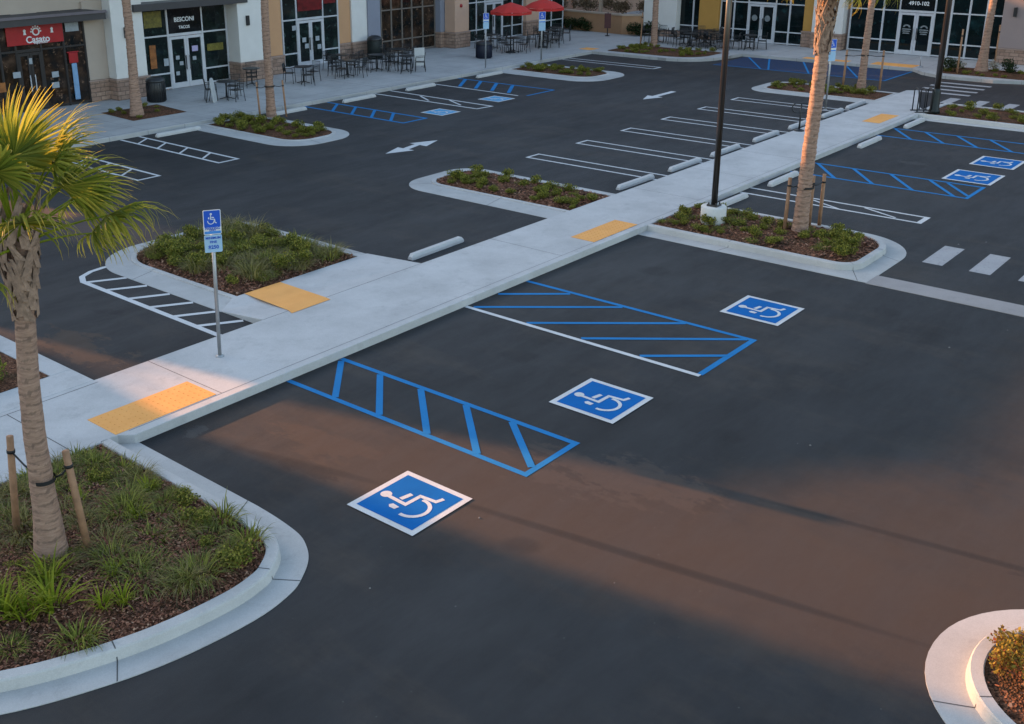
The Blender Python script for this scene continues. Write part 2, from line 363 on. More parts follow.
def rrect(x0, x1, y0, y1, r=(0, 0, 0, 0), n=14):
    """corner radii: lower-left, lower-right, upper-right, upper-left; counter-clockwise"""
    P = []
    for (cx, cy, a0), rr, sx, sy in (((x0, y0, pi), r[0], 1, 1), ((x1, y0, 1.5 * pi), r[1], -1, 1), ((x1, y1, 0), r[2], -1, -1), ((x0, y1, .5 * pi), r[3], 1, -1)):
        if rr <= 0: P.append((cx, cy)); continue
        for k in range(n + 1):
            a = a0 + k / n * pi / 2; P.append((cx + sx * rr + rr * cos(a), cy + sy * rr + rr * sin(a)))
    return P
def catmull(pts, n=8):
    out = []
    for i in range(len(pts) - 1):
        p0, p1, p2, p3 = [Vector(pts[max(0, min(len(pts) - 1, j))]) for j in (i - 1, i, i + 1, i + 2)]
        for k in range(n):
            t = k / n; out.append(tuple(.5 * ((2 * p1) + (p2 - p0) * t + (2 * p0 - 5 * p1 + 4 * p2 - p3) * t * t + (3 * p1 - p0 - 3 * p2 + p3) * t ** 3)))
    out.append(tuple(pts[-1])); return out
def inset(poly, d):
    n = len(poly); out = []
    for i in range(n):
        a = Vector(poly[i - 1]); b = Vector(poly[i]); c = Vector(poly[(i + 1) % n])
        e1 = (b - a).normalized(); e2 = (c - b).normalized()
        n1 = Vector((-e1.y, e1.x)); n2 = Vector((-e2.y, e2.x)); m = n1 + n2
        m = m / max(.3, m.dot(n1)) if m.length > 1e-6 else n1
        out.append(tuple(b + m * d))
    return out

# ------------------------------------------------------------------ ground
g = MB().poly([(-150, -150), (260, -150), (260, 260), (-150, 260)], 0.0)
S('parking_lot', g, M['asphalt'])
KZ = .15
# raised walkway with kerb strip and scored joints
w = MB()
w.prism([(-9, 13.14), (7.62, 13.14), (7.78, 12.95), (41.72, 12.95), (42.6, 13.45), (46.35, 14.75), (46.1, 15.15), (-9, 15.15)], -.05, KZ, 0)
w.prism([(2.5, 15.15), (8.48, 15.15), (8.48, 15.84), (8.1, 15.86), (2.5, 15.86)], -.05, KZ, 0)
w.prism([(8.1, 15.86), (8.48, 15.84), (8.48, 30), (8.1, 30)], -.05, KZ, 0)
w.add([(x, y, z) for z_, z__ in ((0, 0),) for x, y, z in ((12.04, 15.15, KZ), (16.44, 15.15, KZ), (16.44, 16.82, .036), (12.04, 16.42, .012), (12.62, 16.82, .036), (12.04, 15.15, -.05), (16.44, 15.15, -.05), (16.44, 16.82, -.05), (12.04, 16.42, -.05), (12.62, 16.82, -.05))], [(0, 1, 2, 4, 3), (5, 0, 3, 8), (3, 4, 9, 8), (4, 2, 7, 9), (1, 6, 7, 2)], 0)
for x in [9.5 + 1.55 * i for i in range(24)]:
    if int((x - 9.5) / 1.55) % 2 == 0: w.poly([(x, 13.12), (x + .012, 13.12), (x + .012, 15.15), (x, 15.15)], KZ + .002, 1)
w.poly([(7.8, 13.12), (41.7, 13.12), (41.7, 13.13), (7.8, 13.13)], KZ + .002, 1)
w.poly([(-9, 15.02), (8.48, 15.02), (8.48, 15.035), (-9, 15.035)], KZ + .002, 1)
w.poly([(6.9, 13.15), (6.915, 13.15), (6.915, 15.02), (6.9, 15.02)], KZ + .002, 1)
for y in (16.9, 18.6): w.poly([(8.1, y), (8.48, y), (8.48, y + .012), (8.1, y + .012)], KZ + .002, 1)
S('walkway', w, [M['walk'], M['joint']], bevel=.012)
# storefront sidewalks
w = MB()
edge = [(-40, 32.35), (40.4, 32.35), (48.62, 32.35), (48.62, 28.6)] + [(50.9 - 2.28 * cos(a), 28.3 - 2.35 * sin(a)) for a in [k * pi / 2 / 10 for k in range(1, 10)]] + \
       [(51.3, 25.85), (52.55, 25.75), (52.62, 17.1), (51.75, 16.4), (51.22, 15.4), (51.18, 13.2), (51.7, 12.0), (52.6, 10.6), (52.8, -40), (75, -40), (75, 75), (-40, 75)]
w.prism(edge, -.05, KZ, 0)
for x, y in ((18, 32.35), (27.9, 32.35), (33, 32.35), (43, 32.35)): w.poly([(x, y), (x + .02, y), (x + .02, 38.4), (x, 38.4)], KZ + .002, 1)
w.poly([(-10, 32.5), (48, 32.5), (48, 32.52), (-10, 32.52)], KZ + .002, 1)
S('sidewalk', w, [M['sidewalk'], M['joint']], bevel=.012)

beds = {}
def island(key, outer, gut=.36, kerb=.16, mound=.05, joint_every=3.1, inner=None, kh=.1465, jseed=0):
    """gutter pan, kerb ring and mulch; inner = outer outline of the kerb ring when it is not a plain inset"""
    KZ = kh; k0 = inner or inset(outer, gut)
    k1 = inset(k0, kerb); n = len(outer); nk = len(k0); g = MB()
    def ring(a, za, b, zb, mi):
        m = len(a); g.add([(x, y, za) for x, y in a] + [(x, y, zb) for x, y in b], [(i, (i + 1) % m, m + (i + 1) % m, m + i) for i in range(m)], mi)
    ring(outer, -.03, outer, .010, 0); g.poly(outer, .010, 0)
    e = .03 if KZ > .1 else .008
    cA, cB, c1 = inset(k0, e * .5), inset(k0, e), inset(k0, kerb - .012)
    ring(k0, 0.0, cA, KZ - e * .7, 1); ring(cA, KZ - e * .7, cB, KZ, 1); ring(cB, KZ, c1, KZ, 1); ring(c1, KZ, k1, KZ - e * .7, 1); ring(k1, KZ - e * .7, k1, .0, 1)
    acc = 1.1 + jseed
    for i in range(n):
        a = Vector(outer[i]); b = Vector(outer[(i + 1) % n]); L = (b - a).length; acc += L
        if acc > joint_every:
            acc = 0; o_ = (a + b) / 2; nrm = Vector((-(b - a).y, (b - a).x)).normalized(); q = o_ + nrm * .3
            j = min(range(nk), key=lambda q_: (Vector(k0[q_]) - q).length)
            k_, t1, t2 = Vector(k0[j]), Vector(cB[j]), Vector(c1[j]); d = (b - a).normalized() * .007
            g.add([(o_.x - d.x, o_.y - d.y, .0125), (o_.x + d.x, o_.y + d.y, .0125), (k_.x + d.x, k_.y + d.y, .0125), (k_.x - d.x, k_.y - d.y, .0125)], [(0, 1, 2, 3)], 2)
            g.add([(t1.x - d.x, t1.y - d.y, KZ + .002), (t1.x + d.x, t1.y + d.y, KZ + .002), (t2.x + d.x, t2.y + d.y, KZ + .002), (t2.x - d.x, t2.y - d.y, KZ + .002)], [(0, 1, 2, 3)], 2)
            oo = (k_ - o_).normalized() * -.003
            if KZ > .1: g.add([(k_.x - d.x + oo.x, k_.y - d.y + oo.y, .011), (k_.x + d.x + oo.x, k_.y + d.y + oo.y, .011), (t1.x + d.x + oo.x, t1.y + d.y + oo.y, KZ), (t1.x - d.x + oo.x, t1.y - d.y + oo.y, KZ)], [(0, 1, 2, 3)], 2)
    S('planter_kerb', g, [M['gutter'], M['kerb'], M['joint']])
    n = nk; zb = max(.013, KZ - .042)
    # mulch, subdivided mound
    cx = sum(p[0] for p in k1) / n; cy = sum(p[1] for p in k1) / n
    b = MB(); rings = 7; vs = []
    for r in range(rings):
        f = 1 - r / rings
        for x, y in k1:
            X = cx + (x - cx) * f; Y = cy + (y - cy) * f
            h = zb + mound * (1 - f * f) + (random.uniform(-.012, .016) if r else 0)
            vs.append((X, Y, h))
    vs.append((cx, cy, zb + .005 + mound)); fs = []
    for r in range(rings - 1):
        for i in range(n): fs.append((r * n + i, r * n + (i + 1) % n, (r + 1) * n + (i + 1) % n, (r + 1) * n + i))
    for i in range(n): fs.append(((rings - 1) * n + i, (rings - 1) * n + (i + 1) % n, rings * n))
    b.add(vs, fs, 0, None, True)
    S('mulch_bed', b, M['mulch'])
    beds[key] = k1
    return k1
def densify(poly, step=.35):
    out = []
    for i in range(len(poly)):
        a = Vector(poly[i]); b = Vector(poly[(i + 1) % len(poly)]); m = max(1, int((b - a).length / step))
        for k in range(m): out.append(tuple(a.lerp(b, k / m)))
    return out
# front-left planting bed
arc = catmull([(7.80, 10.2), (7.77, 9.75), (7.70, 9.28), (7.58, 9.00), (7.40, 8.76), (7.12, 8.55), (6.80, 8.40), (6.2, 8.33), (5.25, 8.44), (4.41, 8.70), (3.6, 9.10), (2.7, 9.8), (1.9, 10.8), (1.4, 12.0), (1.2, 13.5)], 5)
front = [(1.2, 13.63), (7.86, 13.63), (7.83, 12.9), (7.82, 12.0), (7.81, 11.0)] + arc[:-1]
front = front[::-1]
island('front', densify(front, .4), gut=.33, kerb=.18, mound=.10, joint_every=2.35)
island('sign', densify(rrect(12.02, 16.46, 16.4, 21.5, (0, 0, .8, 1.5)), .4), inner=densify(rrect(12.62, 16.28, 16.70, 21.28, (0, 0, .6, 1.3)), .4), kh=.034, kerb=.13, mound=.12)
island('middle', densify(rrect(21.47, 24.6, 14.63, 20.8, (0, 0, .9, 1.05)), .4), inner=densify(rrect(22.22, 24.42, 15.0, 20.45, (0, 0, .6, .75)), .4), kh=.034, kerb=.13, mound=.08)
island('lamp', densify(rrect(21.70, 25.26, 7.42, 13.52, (0, 1.5, 0, 0)), .4), inner=densify(rrect(22.10, 24.84, 7.84, 13.2, (.55, 1.1, 0, 0)), .4), kerb=.17, mound=.08)
island('far_walk', densify(rrect(42.80, 46.1, 14.95, 20.8, (0, 0, .9, 1.05)), .4), inner=densify(rrect(43.5, 45.9, 15.4, 20.5, (0, 0, .6, .8)), .4), kh=.034, kerb=.13, mound=.08)
island('right', densify(rrect(40.62, 44.5, -8, 13.4, (0, 0, 0, 0)), .6), gut=.42, kerb=.16, mound=.06)
island('corner', densify(rrect(9.05, 12.25, -7, 2.47, (0, 0, 1.58, 1.58)), .4), gut=.38, kerb=.16, mound=.08, jseed=.8)
island('shop_left', densify(rrect(22.82, 26.10, 26.6, 32.8, (1.3, 1.3, 0, 0)), .4), inner=densify(rrect(23.5, 25.85, 27.25, 32.3, (.9, .9, 0, 0)), .4), kh=.034, kerb=.13, mound=.08)
island('shop_mid', densify(rrect(40.30, 43.9, 26.78, 32.8, (1.3, 1.3, 0, 0)), .4), inner=densify(rrect(41.25, 43.65, 27.6, 32.3, (.9, .9, 0, 0)), .4), kh=.034, kerb=.13, mound=.08)
def flat_bed(key, poly, z=KZ + .004):
    b = MB(); n = len(poly); cx = sum(p[0] for p in poly) / n; cy = sum(p[1] for p in poly) / n
    b.add([(x, y, z) for x, y in poly] + [(cx + (x - cx) * .6, cy + (y - cy) * .6, z + .05) for x, y in poly] + [(cx, cy, z + .06)],
          [(i, (i + 1) % n, n + (i + 1) % n, n + i) for i in range(n)] + [(n + i, n + (i + 1) % n, 2 * n) for i in range(n)], 0, None, True)
    S('mulch_bed', b, M['mulch']); beds[key] = poly
flat_bed('left_edge', densify([(3.6, 15.86), (8.08, 15.86), (8.08, 22), (3.6, 22)]))
flat_bed('tree_well', densify([(21.95, 34.25), (24.3, 34.25), (24.55, 36.55), (22.1, 36.6)]))
flat_bed('shop_corner', densify(rrect(49.2, 52.3, 26.6, 31.9, (1.6, .4, .3, .3))))
flat_bed('shop_right', densify(rrect(51.85, 54.4, 11.2, 15.9, (1.2, .3, .3, .6))))
b = MB(); b.prism([(21.62, -30), (22.33, -30), (22.31, 7.44), (21.66, 7.44)], -.03, .012, 0)
for y in (4.2, 1.1, -2): b.poly([(21.64, y), (22.32, y), (22.32, y + .014), (21.64, y + .014)], .0145, 1)
S('concrete_band', b, [M['band'], M['joint']])

# ------------------------------------------------------------------ painted markings
Z1, Z2, Z3 = .004, .0075, .011
def lines(name, segs, w, mat, z=Z1):
    b = MB()
    for k, s_ in enumerate(segs): b.ribbon(s_[:-1] if isinstance(s_[-1], (int, float)) else s_, s_[-1] if isinstance(s_[-1], (int, float)) else w, z + .00035 * k)
    return S(name, b, mat)
YF = 12.93
lines('striped_aisle', [[(11.93, YF), (11.95, 7.98)], [(10.72, YF), (10.74, 7.98)], [(10.69, 8.0), (12.0, 8.0)],
      [(11.86, 12.86), (10.77, 11.86), .11], [(11.88, 11.94), (10.77, 10.87), .11], [(11.89, 11.02), (10.77, 9.87), .11], [(11.9, 10.06), (10.77, 8.9), .11], [(11.9, 9.14), (10.96, 8.06), .11]], .10, M['blue_line'])
lines('striped_aisle', [[(17.3, YF), (17.3, 7.79)], [(15.32, 7.81), (17.35, 7.81), .11],
      [(16.28, 12.9), (17.22, 11.78)], [(15.38, 12.8), (17.24, 10.55)], [(15.36, 11.48), (17.26, 9.17)], [(15.38, 10.25), (17.26, 7.92)], [(15.36, 9.0), (16.36, 7.82)]], .10, M['blue_line'])
lines('parking_line', [[(15.30, YF), (15.27, 7.78)]], .10, M['white_paint'], Z2 + .002)
lines('striped_aisle', [[(31.62, YF), (31.66, 7.96)], [(30.12, YF), (30.14, 7.96)], [(30.08, 7.98), (31.72, 7.98)]] +
      [[(31.58, y + 1.1), (30.14, y)] for y in (11.6, 10.5, 9.4, 8.3)] + [[(31.55, 8.9), (30.4, 8.02)]], .10, M['blue_line'])
lines('striped_aisle', [[(38.5, YF), (38.55, 7.6)], [(36.95, YF), (37.0, 7.6)], [(36.93, 7.62), (38.6, 7.62)]] +
      [[(38.45, y + 1.05), (36.98, y)] for y in (11.8, 10.75, 9.7, 8.65)], .10, M['blue_line'])
lines('striped_divider', [[(27.57, YF), (27.57, 8.12)], [(26.95, YF), (26.95, 8.12)], [(26.9, 8.14), (27.62, 8.14), .13],
      [(27.42, 11.1), (26.98, 10.2), .07], [(27.5, 9.7), (27.05, 8.75), .07]], .09, M['white_paint'])
for i in range(6):
    x = 26.74 + 2.722 * i; y1 = 20.05
    lines('stall_divider', [[(x, 15.2), (x - .02, y1)], [(x + .6, 15.2), (x + .58, y1)], [(x - .07, y1), (x + .63, y1)]], .09, M['white_paint'])
# chevron beside the sign island
lines('chevron_marking', [[(11.23, 15.16), (11.28, 20.12), .12], [(11.27, 20.08), (11.45, 20.42), (11.76, 20.58), (12.1, 20.62), (12.34, 20.55), .12],
      [(11.3, 20.02), (12.02, 19.62)], [(11.3, 19.26), (12.0, 18.85)], [(11.3, 18.45), (12.0, 18.05)], [(11.28, 17.7), (12.0, 17.27)], [(11.27, 16.92), (12.0, 16.48)], [(11.26, 16.15), (12.0, 15.7)]], .11, M['white_paint'])
# far row by the shops
lines('striped_aisle', [[(28.42, 32.3), (28.38, 26.9)], [(29.66, 32.3), (29.6, 26.9)], [(28.33, 26.92), (29.66, 26.92)]] +
      [[(29.62, y + 1), (28.42, y)] for y in (30.7, 29.65, 28.6, 27.6)], .12, M['blue_line'])
lines('striped_divider', [[(32.35, 32.3), (32.28, 26.75)], [(33.3, 32.3), (33.1, 26.6)], [(32.24, 26.7), (33.15, 26.6)], [(33.1, 30.4), (32.5, 29.4), .09], [(33.1, 28.8), (32.5, 27.7), .09]], .11, M['white_paint'])
lines('parking_line', [[(35.82, 32.3), (35.68, 27.3)]], .11, M['white_paint'], Z2 + .002)
lines('striped_aisle', [[(37.75, 32.3), (37.8, 27.0)], [(35.9, 27.02), (37.85, 27.02)]] +
      [[(37.7, y + 1.1), (36.0, y), .16] for y in (30.75, 29.85, 28.95, 28.05)], .11, M['blue_line'])
for x0, x1 in ((17.25, 17.98), (20.15, 20.88)):
    lines('striped_divider', [[(x0, 32.3), (x0 - .05, 26.9)], [(x1, 32.3), (x1 - .05, 26.9)], [(x0 - .1, 26.92), (x1, 26.92)]] +
          [[(x1 - .05, y + .5), (x0, y), .08] for y in (31.3, 30.2, 29.0, 27.8)], .10, M['white_paint'])
lines('striped_divider', [[(45.88, 32.3), (45.85, 26.95)], [(46.5, 32.3), (46.5, 26.95)], [(45.8, 26.97), (46.55, 26.97)]], .11, M['white_paint'])
# blue zone by the right-hand shops
b = MB(); b.poly([(49.0, 17.1), (52.5, 17.1), (52.5, 25.5), (48.9, 25.5)], Z1); S('blue_loading_zone', b, M['blue_worn'])
lines('zone_stripes', [[(48.95, 25.45), (48.95, 17.1)], [(48.9, 17.1), (52.5, 17.1)], [(49.0, 22.6), (52.5, 24.2)], [(49.0, 20.6), (52.5, 22.4)], [(49.0, 23.0), (52.45, 25.3)], [(49.2, 18.4), (52.45, 20.2)]], .09, M['blue_line'], Z2)
# crosswalks
def bars(name, rects):
    for i, (x0, x1, y0, y1) in enumerate(rects):
        b = MB(); b.poly([(x0, y0), (x1, y0), (x1, y1), (x0, y1)], Z1); S(name, b, M['white_old'])
bars('crosswalk_bar', [(23.86, 25.42, 6.60 - .98 * k, 7.03 - .98 * k) for k in range(8)])
bars('crosswalk_bar', [(50.08 - .97 * k - .16, 50.08 - .97 * k + .16, 12.95, 15.15) for k in range(4)])
bars('crosswalk_bar', [(44.75, 46.2, 13.0 - 1.1 * k, 13.4 - 1.1 * k) for k in range(7)])
# arrows
def arrow(x0, x1, y, both=False):
    b = MB(); z = Z1; h = .36
    hx = x0 + .95
    if both: b.poly([(x0, y), (hx, y - h), (hx, y - .12), (x1 - .95, y + .05), (x1 - .95, y - .25), (x1, y + .1), (x1 - .95, y + .5), (x1 - .95, y + .27), (hx, y + .12), (hx, y + h)], z)
    else: b.poly([(x0, y), (hx, y - h), (hx, y - .13), (x1, y - .10), (x1, y + .14), (hx, y + .13), (hx, y + h)], z)
    S('arrow_marking', b, M['white_paint'])
arrow(24.28, 26.9, 23.85, True); arrow(38.15, 40.65, 22.85)
# wheelchair symbols on the pavement
def wheelchair_shapes(mb, s, z, mi, cx=0, cy=0, T=None):
    T = T or (lambda x, y, z: (cx + x, cy + y, z))
    def P(pts, zz): mb.add([T(x * s, y * s, zz) for x, y in pts], [tuple(range(len(pts)))], mi)
    def R(pts, w, zz):
        t = MB(); t.ribbon([(x * s, y * s) for x, y in pts], w * s, zz); mb.add([T(*v) for v in t.v], t.f, mi)
    P([(-.055 + .068 * cos(a), .315 + .068 * sin(a)) for a in [k * pi / 10 for k in range(20)]], z)
    R([(-.07, .255), (-.085, -.01), (.155, -.02), (.175, -.235), (.275, -.265)], .052, z + .0004)
    R([(-.03, .115), (.125, .085)], .06, z + .0008)
    P([(-.235, .02), (-.17, .005), (-.155, .11), (-.20, .135), (-.235, .10)], z + .0012)
    R([(-.08 + .19 * cos(a), -.12 + .19 * sin(a)) for a in [radians(172 + k * 13) for k in range(16)]], .048, z + .0016)
def symbol(cx, cy, size, label, sx=1.0, flip=1, fm='blue_field'):
    t = thing('accessible_parking_symbol', label, 'pavement symbol', (cx, cy, 0))
    h = size / 2; hx = h * sx
    MB().poly([(-hx, -h), (hx, -h), (hx, h), (-hx, h)], Z2 + .004).build('white_border', M['white_paint'], t)
    MB().poly([(-hx + .09, -h + .09), (hx - .09, -h + .09), (hx - .09, h - .09), (-hx + .09, h - .09)], Z2 + .007).build('blue_field', M[fm], t)
    b = MB(); wheelchair_shapes(b, size * flip, Z2 + .010, 0); b.build('wheelchair_figure', M['white_paint'], t)
symbol(9.17, 8.73, 1.18, 'blue painted wheelchair square nearest the front planting bed')
symbol(13.42, 8.52, 1.2, 'blue painted wheelchair square between the two blue striped aisles')
symbol(18.82, 8.37, 1.2, 'blue painted wheelchair square just beyond the wide white-and-blue striped aisle')
symbol(32.72, 8.56, 1.32, 'nearer of the two blue wheelchair squares at the right side of the lot', 1.12)
symbol(35.1, 8.56, 1.25, 'farther of the two blue wheelchair squares at the right side of the lot', 1.15)
symbol(30.85, 27.3, 1.1, 'bright blue wheelchair square between ladder aisle and white divider by the shops', fm='blue_pale')
symbol(34.5, 27.5, 1.1, 'bright blue wheelchair square between white divider and second ladder aisle by the shops', fm='blue_pale')

# tactile pads
def pad(x0, x1, y0, y1, label):
    b = MB(); b.prism([(x0, y0), (x1, y0), (x1, y1), (x0, y1)], KZ, KZ + .006, 0)
    if (x1 - x0) * (y1 - y0) < 3:
        nx = int((x1 - x0) / .12); ny = int((y1 - y0) / .12)
        for i in range(nx):
            for j in range(ny):
                X = x0 + .06 + i * .12; Y = y0 + .06 + j * .12; r = .015; 
                b.add([(X + r * cos(a), Y + r * sin(a), KZ + .006) for a in [k * pi / 3 for k in range(6)]] + [(X + r * .55 * cos(a), Y + r * .55 * sin(a), KZ + .012) for a in [k * pi / 3 for k in range(6)]],
                      [(k, (k + 1) % 6, 6 + (k + 1) % 6, 6 + k) for k in range(6)] + [(6, 7, 8, 9, 10, 11)], 0)
    b.build('tactile_pad', M['tactile'], label=label, cat='tactile paving')
pad(7.60, 9.42, 13.16, 13.92, 'long yellow tactile pad at the near left end of the walkway')
b = MB(); b.add([(12.66, 15.16, .157), (13.62, 15.16, .157), (13.86, 16.80, .0455), (12.92, 16.80, .0455), (12.6, 14.98, .157), (13.6, 14.98, .157)], [(0, 1, 2, 3), (4, 5, 1, 0)])
b.build('tactile_pad', M['tactile'], label='yellow tactile pad at the foot of the bed with the blue parking sign', cat='tactile paving')
pad(20.10, 21.98, 13.14, 13.78, 'yellow tactile pad in the middle of the walkway by the lamp post bed')
pad(38.3, 40.2, 13.36, 13.98, 'yellow tactile pad near the far end of the walkway')
pad(52.75, 53.75, 17.2, 19.2, 'small yellow tactile pad at the right end of the blue zone kerb')
pad(52.72, 53.3, 20.3, 22.6, 'pale yellow tactile strip behind the blue zone beside the tall palm')
pad(48.9, 49.7, 32.6, 33.4, 'small faded yellow tactile pad at the corner bed by the shops')

# wheel stops
def stop_mesh():
    b = MB(); L, w, h = .915, .085, .125
    prof = [(-w, 0), (-w, .06), (-.055, h), (.055, h), (w, .06), (w, 0)]
    xs = [(-L, .55), (-L + .07, 1), (L - .07, 1), (L, .55)]
    vs = [(x, p[0] * (1 if k > .9 else .8), p[1] * k) for x, k in xs for p in prof]; n = 6
    fs = [(i * n + k, i * n + k + 1, (i + 1) * n + k + 1, (i + 1) * n + k) for i in range(3) for k in range(5)] + [tuple(range(n)), tuple(3 * n + k for k in range(n))[::-1]]
    b.add(vs, fs)
    return b.mesh('wheel_stop', M['stop'])
SM = stop_mesh()
def stop(x, y, label, rz=0):
    link('wheel_stop', SM, None, (x, y, .0), rz + random.uniform(-.015, .015), label, 'wheel stop', 'concrete wheel stops in the parking bays')
stop(17.7, 15.83, 'concrete wheel stop alone in the bay beside the blue parking sign bed', .02)
for i, (x, s_) in enumerate([(25.95, 'first'), (28.75, 'second'), (31.3, 'third'), (34.2, 'fourth'), (36.95, 'fifth'), (39.75, 'sixth'), (42.0, 'seventh')]):
    stop(x, 15.64, s_ + ' concrete wheel stop along the walkway, counting from the middle shrub bed')
for x, s_ in ((25.7, 'concrete wheel stop just behind the lamp post bed, right of the walkway'), (28.95, 'concrete wheel stop partly hidden behind the large palm trunk'),
              (35.45, 'concrete wheel stop right of the walkway beyond the large palm'), (39.65, 'last concrete wheel stop right of the walkway near the black lamp base')):
    stop(x, 12.6, s_)
for x, s_ in ((22.1, 'concrete wheel stop left of the shop bed with the shrubs, by the shops'), (27.1, 'concrete wheel stop beside the left ladder aisle by the shops'), (30.9, 'concrete wheel stop in front of the patio chairs by the shops'),
              (34.6, 'concrete wheel stop between white divider and second blue aisle by the shops'), (39.3, 'concrete wheel stop under the small blue sign by the shops')):
    stop(x, 31.75, s_)

# ------------------------------------------------------------------ vegetation
def blade(b, base, az, L, w, lean, droop, mi=0, segs=4, twist=0):
    """one leaf blade: starts upright and arches over"""
    p = Vector(base); d = Vector((cos(az), sin(az), 0)); side = Vector((-sin(az), cos(az), 0))
    ang = lean; vs = []; ts = []
    for k in range(segs + 1):
        t = k / segs; ww = w * (1 - t ** 1.6) * (.7 + .6 * t if t < .5 else 1) + .0008
        vs += [p + side * ww / 2, p - side * ww / 2]; ts += [t, t]
        p = p + (d * sin(ang) + Vector((0, 0, 1)) * cos(ang)) * (L / segs); ang += droop / segs
    b.add(vs, [(2 * k, 2 * k + 1, 2 * k + 3, 2 * k + 2) for k in range(segs)], mi, ts)
def clump_mesh(name, seed, n, r, h, w, droop, mat):
    R = random.Random(seed); b = MB()
    for _ in range(n):
        a = R.uniform(0, 2 * pi); rr = r * sqrt(R.random()) * .5
        blade(b, (rr * cos(a), rr * sin(a), -.02), a + R.uniform(-.6, .6), h * R.uniform(.55, 1.15), w * R.uniform(.7, 1.2), R.uniform(.05, .75), R.uniform(.4, 1) * droop)
    return b.mesh(name, mat)
G_FINE = [clump_mesh('grass_clump', i, 190, .34, .36, .010, 2.9, M['grass'] if i % 2 else M['grass_dull']) for i in range(5)]
G_LOW = [clump_mesh('grass_clump', 30 + i, 130, .36, .26, .015, 3.2, M['grass']) for i in range(2)]
G_STRAP = [clump_mesh('strap_leaf_plant', 20 + i, 46, .18, .46, .034, 1.8, M['daylily']) for i in range(3)]
def shrub_mesh(name, seed, n, r, h, mat, leaf=.05, stems=True):
    R = random.Random(seed); b = MB()
    lobes = [(R.uniform(-.5, .5) * r, R.uniform(-.5, .5) * r, R.uniform(.35, .8) * h, R.uniform(.35, .6)) for _ in range(6)]
    for _ in range(n):
        lx, ly, lz, lr = R.choice(lobes)
        v = Vector((R.gauss(0, 1), R.gauss(0, 1), R.gauss(0, 1))).normalized() * (R.random() ** .35)
        p = Vector((lx + v.x * lr * r, ly + v.y * lr * r, max(.01, lz + v.z * lr * h * .8)))
        a = R.uniform(0, 2 * pi); e = R.uniform(-.3, 1.2); L = leaf * R.uniform(.6, 1.5)
        d = Vector((cos(a) * cos(e), sin(a) * cos(e), sin(e))); s_ = d.cross(Vector((R.uniform(-1, 1), R.uniform(-1, 1), 1))).normalized() * L * .3
        b.add([p, p + d * L * .5 + s_, p + d * L, p + d * L * .5 - s_], [(0, 1, 2, 3)])
    return b.mesh(name, mat)
SH = [shrub_mesh('low_shrub', 40 + i, 900, .36, .30, M['shrub'], .05) for i in range(4)]
SH_D = [shrub_mesh('dark_shrub', 50 + i, 700, .55, .62, M['shrub_dark'], .09) for i in range(2)]
SH_R = [shrub_mesh('red_shrub', 60 + i, 700, .34, .30, M['shrub_red'], .045) for i in range(2)]
SH_F = [shrub_mesh('flowering_shrub', 70, 420, .45, .5, M['flower'], .07)]
SH_T = [shrub_mesh('dry_shrub', 75 + i, 700, .7, .8, M['dry_twig'], .11) for i in range(2)]
def inside(poly, x, y):
    c = False; n = len(poly)
    for i in range(n):
        x1, y1 = poly[i]; x2, y2 = poly[i - 1]
        if (y1 > y) != (y2 > y) and x < (x2 - x1) * (y - y1) / (y2 - y1) + x1: c = not c
    return c
def edge_dist(poly, x, y):
    best = 9
    for i in range(len(poly)):
        a = Vector(poly[i - 1]); b = Vector(poly[i]); p = Vector((x, y)); ab = b - a
        t = max(0, min(1, (p - a).dot(ab) / max(ab.dot(ab), 1e-9))); best = min(best, (p - a - ab * t).length)
    return best
def scatter(key, meshes, count, margin, mind, label, cat, group, smin=.7, smax=1.15, seed=1, z=.12, where=None, name=None):
    R = random.Random(seed); poly = beds[key]; pts = []; xs = [p[0] for p in poly]; ys = [p[1] for p in poly]; tries = 0
    while len(pts) < count and tries < 9000:
        tries += 1; x = R.uniform(min(xs), max(xs)); y = R.uniform(min(ys), max(ys))
        if not inside(poly, x, y) or edge_dist(poly, x, y) < margin: continue
        if where and not where(x, y, R): continue
        if any(hypot(x - a, y - b) < mind for a, b in pts): continue
        pts.append((x, y)); me = R.choice(meshes)
        o = link(me.name.split('.')[0], me, None, (x, y, z), R.uniform(0, 6.28), label, cat, group)
        s_ = R.uniform(smin, smax) * (.68 if me in SH and key in ('front', 'sign') else .85 if me in SH and key != 'left_edge' else 1); o.scale = (s_, s_, s_ * R.uniform(.75, 1.3))
    return pts
def chips(key, count, seed, zb=.13, size=.03, z0=.112):
    R = random.Random(seed); poly = beds[key]; xs = [p[0] for p in poly]; ys = [p[1] for p in poly]; b = MB(); k = 0
    cx = sum(xs) / len(xs); cy = sum(ys) / len(ys)
    while k < count:
        x = R.uniform(min(xs), max(xs)); y = R.uniform(min(ys), max(ys))
        if not inside(poly, x, y): continue
        k += 1; e = min(1, edge_dist(poly, x, y) / .8); z = z0 + (zb - z0) * e + R.uniform(0, .02)
        a = R.uniform(0, 6.28); L = size * R.uniform(.5, 1.7); W = L * R.uniform(.3, .8); t = R.uniform(-.5, .5); u = R.uniform(-.5, .5)
        d = Vector((cos(a), sin(a), t)) * L / 2; s_ = Vector((-sin(a), cos(a), u)) * W / 2; p = Vector((x, y, z + .008))
        b.add([p - d - s_, p + d - s_, p + d + s_, p - d + s_], [(0, 1, 2, 3)])
    b.build('bark_mulch', M['chip'], label='loose brown bark chips', kind='stuff')
chips('front', 34000, 3, .2, .022); chips('sign', 7000, 4, .12, .04, .018); chips('lamp', 3500, 5, .17, .045); chips('middle', 2500, 6, .08, .05, .018); chips('corner', 2500, 8, .17, .03)
